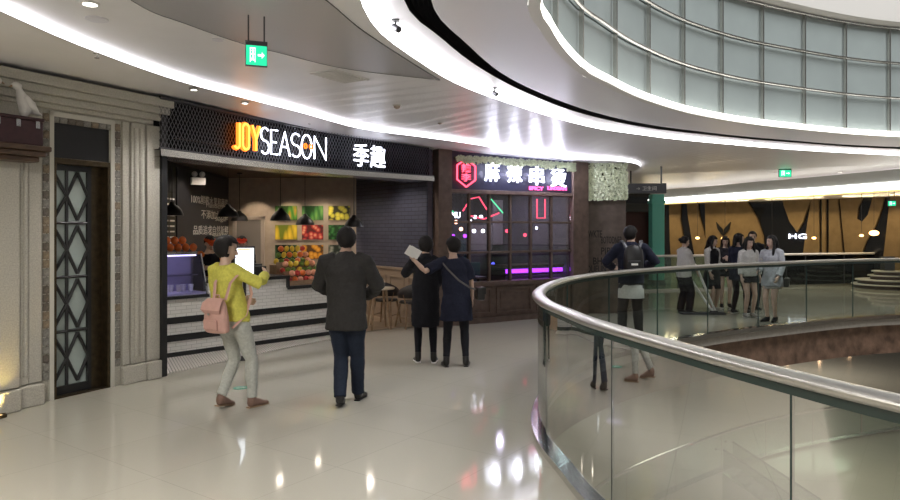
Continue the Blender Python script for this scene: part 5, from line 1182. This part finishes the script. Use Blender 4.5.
            for i, t in ((0, -1), (1, 1)):
                pts = [pelv+Vector((0.065*t, 0, 0.0)), hip[i]-Vector((0, 0, 0.06)), lerp(hip[i], kn[i], 0.45), kn[i], lerp(kn[i], ank[i], 0.30), lerp(kn[i], ank[i], 0.7), ank[i]+Vector((0, 0, hem-0.075))]
                rd = [0.088, 0.086+inf, 0.073+inf, 0.052+inf*1.1, 0.052+inf*1.2, 0.040+inf*1.3, 0.038+inf*1.3]
                if kind == 'shorts':
                    fr2 = hem; pts = pts[:2]+[lerp(hip[i], kn[i], fr2*0.6), lerp(hip[i], kn[i], fr2)]; rd = rd[:2]+[0.082+inf, 0.084+inf*1.6]
                b.loft([S(p) for p in pts], [r*s*(1 if male else hips) for r in rd], 16)
        o = folds(b.build({'trousers': 'trousers', 'shorts': 'shorts', 'skirt': 'skirt', 'leggings': 'leggings'}[kind], m_, e), gv*s, 5, 0.010 if kind != 'leggings' else 0.003)
    # ---- upper garment
    def upper(name, m_, inf, hem, sleeve, flare=1.0, collar=0.0, straight=0.0):
        b = MB()
        base = tr
        hz = hem
        lowc = Vector((pelv.x, pelv.y-0.005, hz))
        def rr(r, k=1.0): return ((r[0]*k+inf)*s, (r[1]*k+inf)*s)
        wst = tuple(max(tr[3][j], tr[1][j]*straight) for j in (0, 1))
        pts = [lowc]; rad = [((max(tr[1][0], 0.15)*flare+inf)*s, (tr[1][1]*flare+inf*1.1)*s)]
        if hem < 0.80: pts.append(pelv+Vector((0, -0.008, -0.05))); rad.append(rr(tr[1], (1+flare)/2))
        if hem < 0.95: pts.append(pelv+Vector((0, 0, 0.08))); rad.append(rr(tuple(max(tr[2][j], wst[j]) for j in (0, 1))))
        pts += tp[3:8]; rad += [rr(wst)]+[rr(r) for r in tr[4:8]]
        if collar: pts.append(nk+Vector((0, 0.0, 0.03+collar))); rad.append(((0.062 if male else 0.055)*s, (0.062 if male else 0.058)*s))
        b.loft([S(p) for p in pts], rad, 22, side=side_c)
        for i, t in ((0, -1), (1, 1)):
            pt = [lerp(nk, sh[i], 0.5)-Vector((0, 0, 0.01)), sh[i], lerp(sh[i], el[i], 0.35), el[i], lerp(el[i], wr[i], 0.35), wr[i]-(wr[i]-el[i]).normalized()*0.005]
            rd = [0.056, 0.060 if male else 0.053, 0.050, 0.044, 0.042, 0.034]
            if sleeve <= 0: pt = pt[:2]; rd = rd[:2]; continue
            if sleeve < 0.5: pt = pt[:2]+[lerp(sh[i], el[i], sleeve*2)]; rd = rd[:2]+[0.056]
            elif sleeve < 1: pt = pt[:4]+[lerp(el[i], wr[i], (sleeve-0.5)*2)]; rd = rd[:4]+[0.044]
            b.loft([S(p) for p in pt], [(r*(1.1 if male else 0.95)+inf*0.75)*s for r in rd], 14, side=(0.3, 0.9, 0.1))
        return folds(b.build(name, m_, e), gv*s, 5, 0.016)
    if top: upper(**top)
    if over: upper(**over)
    # ---- shoes
    if shoes:
        m_, hgt = shoes[0], shoes[1]
        for i, t in ((0, -1), (1, 1)):
            fd_ = Vector((0.18*t, 1, 0)).normalized(); a0 = ank[i]; hl = heel[i]
            b = MB()
            b.loft([S(a0+Vector((0, -0.045, -0.030))), S(a0+Vector((0, -0.02, -0.028))), S(a0+fd_*0.05+Vector((0, 0, -0.028-hl*0.35))), S(a0+fd_*0.12+Vector((0, 0, -0.045-hl*0.8))), S(a0+fd_*0.185+Vector((0, 0, -0.052-hl)))], [(0.026*s, 0.034*s), (0.040*s, 0.044*s), (0.044*s, 0.044*s), (0.048*s, 0.030*s), (0.028*s, 0.018*s)], 14, side=(1, 0, 0))
            b.loft([S(a0+Vector((0, -0.005, -0.03))), S(a0+Vector((0, -0.005, 0.0))), S(lerp(a0, kn[i], hgt/0.40)+Vector((0, 0, 0)))], [0.044*s, 0.045*s, (0.045 if hgt > 0.05 else 0.041)*s], 14)
            sh_ = remesh(b.build('shoe', m_, e), 0.008*s, 3)
            b = MB(); b.loft([S(a0+Vector((0, -0.055, -0.068))), S(a0+fd_*0.05+Vector((0, 0, -0.068-hl*0.4))), S(a0+fd_*0.12+Vector((0, 0, -0.068-hl*0.85))), S(a0+fd_*0.19+Vector((0, 0, -0.066-hl)))], [(0.034*s, 0.008*s), (0.042*s, 0.008*s), (0.048*s, 0.008*s), (0.030*s, 0.008*s)], 12, side=(1, 0, 0))
            b.build('sole', shoes[2] if len(shoes) > 2 else 'black', sh_, True)
    info = dict(root=e, s=s, nk=nk, chs=chs, pelv=pelv, wr=wr, el=el, sh=sh, hc=hc)
    return info
def pw(info, v):                          # person-local point (1.70 m units) to world
    e = info['root']; q = Matrix.Rotation(e.rotation_euler.z, 3, 'Z')@(Vector(v)*info['s']); return Vector(e.location)+q
BLK = fabric((0.012, 0.012, 0.016)); NAVY = fabric((0.014, 0.016, 0.032))
leatherb = mat('black_leather', (0.012, 0.011, 0.011), 0.4)

# ---------------------------------------------------------------- woman in the yellow sweater
c_ = P(237, 408)
yl = fabric((0.60, 0.57, 0.11), 0.8); jn = fabric((0.46, 0.47, 0.43), 0.8)
W = human('woman in a yellow sweater and pale jeans with a pink backpack, tapping the screen', (c_.x, c_.y), 30, 1.66, feet=((-0.115, -0.10), (0.105, 0.10)), heel=(0.035, 0.0), vox=0.0065,
          hands=((-0.15, 0.20, 1.06), (0.12, 0.26, 1.33)), poles=((-0.5, -0.6, -0.8), (1.0, -0.1, -0.55)), chest=(-0.095, -0.03), pel=(-0.03, -0.01), head=(44, 8), hips=1.05,
          top=dict(name='sweater', m_=yl, inf=0.020, hem=0.88, sleeve=1.0, flare=1.0, straight=0.85), bottom=('trousers', jn, 0.008, 0.10), shoes=(mat('brown_boot', (0.20, 0.12, 0.09), 0.5), 0.03, 'chw'),
          hair=dict(low=-0.115, fringe=0.045, vol=1.13, sides=True), skin=(0.58, 0.40, 0.31))
# pink backpack
pinkb = mat('pink_leather', (0.56, 0.33, 0.28), 0.45, noise=0.05, bump=0.08, bscale=40)
bp = empty('backpack', pw(W, (-0.02, -0.245, 0.96)), R(-30), 'pale pink leather backpack on the woman in yellow', 'bag')
bp.rotation_euler = (R(4), 0, R(-30))
o = MB().loft([(0, 0, -0.17), (0, 0, -0.15), (0, 0, -0.02), (0, 0.005, 0.10), (0, 0.01, 0.15)], [(0.12, 0.05), (0.155, 0.075), (0.150, 0.075), (0.125, 0.06), (0.10, 0.045)], 20).build('body', pinkb, bp, True, 60)
MB().loft([(0, -0.055, 0.02), (0, -0.075, 0.06), (0, -0.05, 0.12), (0, -0.005, 0.155), (0, 0.05, 0.15)], [(0.10, 0.008), (0.13, 0.010), (0.128, 0.010), (0.11, 0.010), (0.095, 0.008)], 14, side=(1, 0, 0)).build('flap', pinkb, bp, True)
MB().span((-0.09, -0.088, -0.13), (0.09, -0.065, -0.03)).build('front_pocket', pinkb, bp, bevel=0.012); MB().box((0, -0.088, 0.025), (0.03, 0.012, 0.02)).build('clasp', 'steel2', bp)
for t in (-1, 1):
    MB().loft([(t*0.08, 0.05, 0.14), (t*0.105, 0.10, 0.30), (t*0.115, 0.20, 0.375), (t*0.12, 0.315, 0.31), (t*0.13, 0.335, 0.16), (t*0.15, 0.23, -0.03), (t*0.13, 0.07, -0.13)], (0.020, 0.006), 8, side=(1, 0, 0)).build('strap', pinkb, bp, True)
MB().loft([(-0.03, 0.03, 0.155), (-0.02, 0.03, 0.19), (0.02, 0.03, 0.19), (0.03, 0.03, 0.155)], 0.007, 6, side=(0, 1, 0)).build('handle', pinkb, bp, True)
# ---------------------------------------------------------------- man in the dark jacket
c_ = P(346.5, 404.5)
olive = fabric((0.030, 0.028, 0.027), 0.75); jeans = fabric((0.014, 0.020, 0.036), 0.8)
Mn = human('man in a dark olive jacket and blue jeans walking towards the juice counter', (c_.x, c_.y), 4, 1.755, male=True, feet=((-0.035, -0.12), (0.075, 0.19)), heel=(0.03, 0.0), vox=0.0065,
           hands=((-0.14, 0.28, 1.06), (0.15, 0.28, 1.04)), poles=((-1.0, -0.5, -0.5), (1.0, -0.5, -0.5)), head=(-14, 14), chest=(-0.01, 0.015),
           top=dict(name='jacket', m_=olive, inf=0.034, hem=0.735, sleeve=1.0, flare=1.08, collar=0.015, straight=1.0), bottom=('trousers', jeans, 0.018, 0.07), shoes=(leatherb, 0.03), hair=dict(low=-0.105, fringe=0.05, vol=1.04), skin=(0.42, 0.27, 0.20))
ph = MB().box((0, 0, 0), (0.075, 0.15, 0.009)).build('phone', 'black', None, bevel=0.004); ph.location = pw(Mn, (0.0, 0.36, 1.09)); ph.rotation_euler = (R(30), 0, 0); tag(ph, 'black phone in the hands of the man in the olive jacket', 'phone')
# ---------------------------------------------------------------- the couple in black
c_ = P(425.5, 362.5)
Ca = human('person in a long black coat, left of the two seen from behind', (c_.x, c_.y), -4, 1.64, feet=((-0.10, 0.02), (0.11, -0.02)), vox=0.0075, head=(-25, 10), hands=((-0.10, 0.30, 1.34), (0.12, 0.26, 1.00)), poles=((-0.8, 0, -0.8), (0.3, -0.5, -0.8)),
           top=dict(name='coat', m_=BLK, inf=0.032, hem=0.50, sleeve=1.0, flare=1.02, collar=0.02, straight=1.0), bottom=('leggings', BLK, 0.004, 0.08), shoes=(leatherb, 0.07, 'white'), hair=dict(low=-0.12, fringe=0.05, vol=1.1, sides=True), face=False)
c_ = P(456.5, 366.5)
Cb = human('person in a dark navy coat reaching an arm across the companion', (c_.x, c_.y), -2, 1.64, feet=((-0.135, 0.0), (0.125, 0.02)), vox=0.0075, head=(-30, 6), chest=(-0.045, 0.0), hands=((-0.56, -0.02, 1.415), (0.22, 0.16, 0.86)), poles=((-0.1, -0.9, -0.7), (0.9, -0.6, -0.2)), twist=-10,
           top=dict(name='coat', m_=NAVY, inf=0.030, hem=0.62, sleeve=0.42, flare=1.22, straight=1.0), bottom=('leggings', BLK, 0.006, 0.13), shoes=(leatherb, 0.06), hair=dict(low=-0.115, fringe=0.05, vol=1.06), face=False)
pa = MB().box((0, 0, 0), (0.17, 0.006, 0.13)).box((0.02, -0.008, 0.012), (0.15, 0.004, 0.12)).build('paper_sheet', mat('white_paper', (0.75, 0.74, 0.72), 0.6)); pv_ = pw(Cb, Cb['wr'][0]); pa.location = pv_+Vector((-0.02, -0.02, 0.10)); pa.rotation_euler = (R(15), R(30), R(15)); tag(pa, 'white folded paper held up beside the couple in black', 'paper')
sb = empty('shoulder_bag', pw(Cb, (0.265, -0.05, 0.98)), R(10), 'small dark shoulder bag on the person in navy', 'bag')
MB().box((0.03, -0.05, 0), (0.10, 0.20, 0.16)).build('body', leatherb, sb, bevel=0.02); MB().box((0.06, -0.05, 0.04), (0.06, 0.205, 0.09)).build('flap', leatherb, sb, bevel=0.01)
st0 = Vector(sb.location); bp_ = [pw(Cb, v)-st0 for v in ((-0.22, -0.06, 1.42), (-0.12, -0.155, 1.30), (0.02, -0.170, 1.16), (0.17, -0.17, 1.06), (0.29, -0.09, 1.02))]
q_ = Matrix.Rotation(-R(10), 3, 'Z'); MB().loft([q_@p for p in bp_], (0.012, 0.004), 6, side=(0, 0, 1)).build('strap', mat('strap_grey', (0.10, 0.09, 0.09), 0.6), sb, True)
# ---------------------------------------------------------------- man with backpack beyond the railing
c_ = V(631, 10.75, 0)
Bk = human('man in a dark jacket with a black backpack beyond the railing', (c_.x, c_.y), 6, 1.79, male=True, feet=((-0.13, 0.0), (0.13, 0.06)), vox=0.010, head=(38, 2), hands=((-0.24, 0.26, 1.10), (0.24, 0.26, 1.12)), poles=((-1, -0.4, -0.6), (1, -0.4, -0.6)),
           top=dict(name='jacket', m_=NAVY, inf=0.032, hem=0.86, sleeve=1.0, flare=1.05, collar=0.02, straight=1.0), bottom=('trousers', fabric((0.045, 0.045, 0.048)), 0.02, 0.06), shoes=(leatherb, 0.03), hair=dict(low=-0.10, fringe=0.05, vol=1.07))
e = MB().loft([(0, 0, 0.66), (0, 0, 0.80), (0, 0, 0.90)], [(0.205, 0.155), (0.20, 0.152), (0.18, 0.135)], 22).build('shirt_hem', fabric((0.62, 0.61, 0.60)), Bk['root'], True); e.scale = (1, 1, 1.03)
kb_ = empty('backpack', pw(Bk, (0, -0.235, 1.22)), R(-6), 'black backpack on the man beyond the railing', 'bag')
MB().loft([(0, 0, -0.22), (0, 0, -0.19), (0, 0, 0.0), (0, 0.01, 0.15), (0, 0.02, 0.21), (0, 0.03, 0.225)], [(0.10, 0.05), (0.15, 0.085), (0.155, 0.09), (0.14, 0.075), (0.10, 0.05), (0.04, 0.02)], 20).build('body', leatherb, kb_, True, 60)
MB().span((-0.10, -0.11, -0.16), (0.10, -0.07, 0.0)).build('front_pocket', leatherb, kb_, bevel=0.02); MB().box((0, -0.113, -0.06), (0.10, 0.004, 0.03)).build('patch', 'chalk', kb_)
for t in (-1, 1): MB().loft([(t*0.09, 0.07, 0.17), (t*0.13, 0.12, 0.27), (t*0.15, 0.23, 0.30), (t*0.16, 0.36, 0.22), (t*0.17, 0.37, 0.05), (t*0.17, 0.20, -0.14), (t*0.14, 0.05, -0.18)], (0.028, 0.006), 8, side=(1, 0, 0)).build('strap', 'dsteel', kb_, True)
# ---------------------------------------------------------------- cleaner and the group of young women
SKL = (0.60, 0.42, 0.34)
c_ = P(684, 313)
Cl = human('cleaner in a pale grey tunic and dark trousers holding a wide floor mop', (c_.x, c_.y), 78, 1.60, feet=((-0.10, -0.04), (0.10, 0.06)), vox=0.011, head=(0, 8), hands=((-0.12, 0.12, 0.83), (0.12, 0.28, 0.87)), poles=((-0.6, -0.6, -0.6), (0.6, -0.6, -0.6)),
           top=dict(name='tunic', m_=fabric((0.50, 0.49, 0.46)), inf=0.03, hem=0.80, sleeve=0.8, flare=1.1, collar=0.01, straight=1.0), bottom=('trousers', BLK, 0.03, 0.05), shoes=(leatherb, 0.03), hair=dict(low=-0.06, fringe=0.07, bun=True), skin=(0.48, 0.33, 0.26), hips=1.05)
mo = empty('floor_mop', P(710, 314), 0, 'wide flat floor mop with two crossed white handles', 'mop')
mp_ = Vector(mo.location)
MB().span((-0.62, -0.12, 0.0), (0.30, 0.12, 0.035)).build('mop_head', fabric((0.05, 0.05, 0.06)), mo, bevel=0.01)
h0 = [pw(Cl, Cl['wr'][i])-mp_+Vector((0.05, 0, -0.02)) for i in (0, 1)]
for i in (0, 1): MB().loft([h0[i]+Vector((-0.03, 0, 0.05)), (0.05+0.06*i, 0, 0.05)], 0.025, 8).build('handle', 'white', mo, True)
MB().box((0.08, 0, 0.05), (0.14, 0.08, 0.04)).build('joint', 'dsteel', mo)
c_ = P(712, 311.5)
Ga = human('young woman in a white shirt under a black pinafore dress', (c_.x, c_.y), 150, 1.61, vox=0.011, feet=((-0.11, 0.0), (0.09, 0.05)), head=(-20, 14), hands=((-0.14, 0.22, 1.00), (0.20, 0.12, 0.85)), skin=SKL,
           top=dict(name='shirt', m_=fabric((0.62, 0.61, 0.60)), inf=0.022, hem=0.92, sleeve=0.9, flare=1.0, collar=0.01), over=dict(name='pinafore', m_=BLK, inf=0.030, hem=0.52, sleeve=0.0, flare=1.25), shoes=(fabric((0.6, 0.6, 0.6)), 0.03, 'white'), hair=dict(long=0.16, low=-0.2, fringe=0.045))
c_ = P(725, 307.3)
Gb = human('young woman in a dark cropped jacket and shorts facing the viewer', (c_.x, c_.y), 190, 1.59, vox=0.011, feet=((-0.10, 0.0), (0.09, 0.06)), head=(8, 12), hands=((-0.06, 0.26, 1.16), (0.08, 0.26, 1.20)), poles=((-0.8, -0.3, -0.7), (0.8, -0.3, -0.7)), skin=SKL,
           top=dict(name='jacket', m_=fabric((0.03, 0.028, 0.035)), inf=0.03, hem=0.90, sleeve=0.95, flare=1.0), bottom=('shorts', BLK, 0.012, 0.32), shoes=(BLK, 0.03, 'white'), hair=dict(long=0.14, low=-0.2, fringe=0.035))
c_ = P(738.5, 313.5)
Gc = human('tall young woman in a navy dress and black leggings, turned away', (c_.x, c_.y), 60, 1.66, vox=0.011, feet=((-0.09, -0.05), (0.09, 0.12)), head=(40, 4), hands=((-0.22, 0.10, 0.84), (0.20, 0.16, 0.88)), skin=SKL,
           top=dict(name='dress', m_=NAVY, inf=0.026, hem=0.72, sleeve=0.95, flare=1.15), bottom=('leggings', BLK, 0.008, 0.09), shoes=(BLK, 0.05, 'white'), hair=dict(low=-0.12, fringe=0.05, long=0.05))
c_ = P(748.5, 317)
Gd = human('young woman in a white top and black shorts with long hair', (c_.x, c_.y), 168, 1.60, vox=0.011, feet=((-0.08, 0.02), (0.08, 0.0)), head=(6, 10), hands=((-0.24, 0.06, 0.80), (0.23, 0.08, 0.82)), skin=SKL,
           top=dict(name='blouse', m_=fabric((0.48, 0.47, 0.45)), inf=0.024, hem=0.88, sleeve=0.9, flare=1.0), bottom=('shorts', BLK, 0.016, 0.36), shoes=(fabric((0.30, 0.28, 0.26)), 0.03, 'white'), hair=dict(long=0.20, low=-0.2, fringe=0.03))
c_ = P(752, 309)
Ge = human('person in black partly hidden behind the girl in the white top', (c_.x, c_.y), 185, 1.70, male=True, vox=0.012, head=(12, 6), top=dict(name='jacket', m_=BLK, inf=0.03, hem=0.82, sleeve=1.0, flare=1.0, collar=0.01, straight=1.0), bottom=('trousers', BLK, 0.02, 0.06), shoes=(leatherb, 0.03), hair=dict(low=-0.04, fringe=0.06))
c_ = P(772, 321.5)
Gf = human('young woman in a pale cardigan with long black hair and a black bag', (c_.x, c_.y), 232, 1.63, vox=0.011, feet=((-0.07, 0.0), (0.07, 0.04)), head=(20, 6), hands=((-0.20, 0.16, 0.90), (0.18, 0.20, 1.00)), skin=SKL,
           top=dict(name='dress', m_=fabric((0.42, 0.40, 0.38)), inf=0.018, hem=0.66, sleeve=0.3, flare=1.1), over=dict(name='cardigan', m_=fabric((0.36, 0.37, 0.40)), inf=0.028, hem=0.70, sleeve=0.95, flare=1.2), shoes=(BLK, 0.03, 'black'), hair=dict(long=0.24, low=-0.2, fringe=0.05))
hb = empty('handbag', pw(Gf, (-0.315, 0.06, 0.80)), R(60), 'black handbag at the hip of the girl in the pale cardigan', 'bag')
MB().box((0, 0, 0), (0.24, 0.09, 0.17)).build('body', leatherb, hb, bevel=0.02); MB().box((0, -0.048, 0.04), (0.22, 0.01, 0.08)).build('flap', leatherb, hb, bevel=0.004)
MB().loft([(-0.10, 0, 0.08), (-0.06, 0, 0.30), (0.0, 0, 0.42), (0.06, 0, 0.30), (0.10, 0, 0.08)], 0.007, 6, side=(0, 1, 0)).build('strap', leatherb, hb, True)
# ---------------------------------------------------------------- counter staff in orange caps
ocap = fabric((0.60, 0.085, 0.02)); ouni = fabric((0.62, 0.16, 0.03))
c_ = V(209, 11.0, 0)
S1_ = human('staff member in black with orange sleeves and cap bending at the counter', (c_.x, c_.y), 150, 1.64, male=True, vox=0.010, chest=(0.02, 0.16), head=(-10, 24), hands=((-0.12, 0.42, 1.14), (0.22, 0.42, 1.20)), poles=((-0.8, -0.3, -0.6), (0.8, -0.3, -0.4)),
           top=dict(name='shirt', m_=ouni, inf=0.022, hem=0.80, sleeve=0.45, flare=1.0, straight=1.0), over=dict(name='apron', m_=BLK, inf=0.032, hem=0.60, sleeve=0.0, flare=1.1), bottom=('trousers', BLK, 0.02), shoes=(leatherb, 0.03), hair=dict(low=-0.03, fringe=0.06, cap=ocap))
c_ = V(242, 11.5, 0)
S2_ = human('staff member in a red-orange cap standing behind the cash register', (c_.x, c_.y), 172, 1.63, male=False, vox=0.010, head=(-6, 12), hands=((-0.12, 0.34, 1.08), (0.14, 0.34, 1.08)),
           top=dict(name='shirt', m_=BLK, inf=0.022, hem=0.80, sleeve=0.45, flare=1.0), bottom=('trousers', BLK, 0.02), shoes=(leatherb, 0.03), hair=dict(low=-0.06, fringe=0.06, cap=fabric((0.58, 0.055, 0.02))))
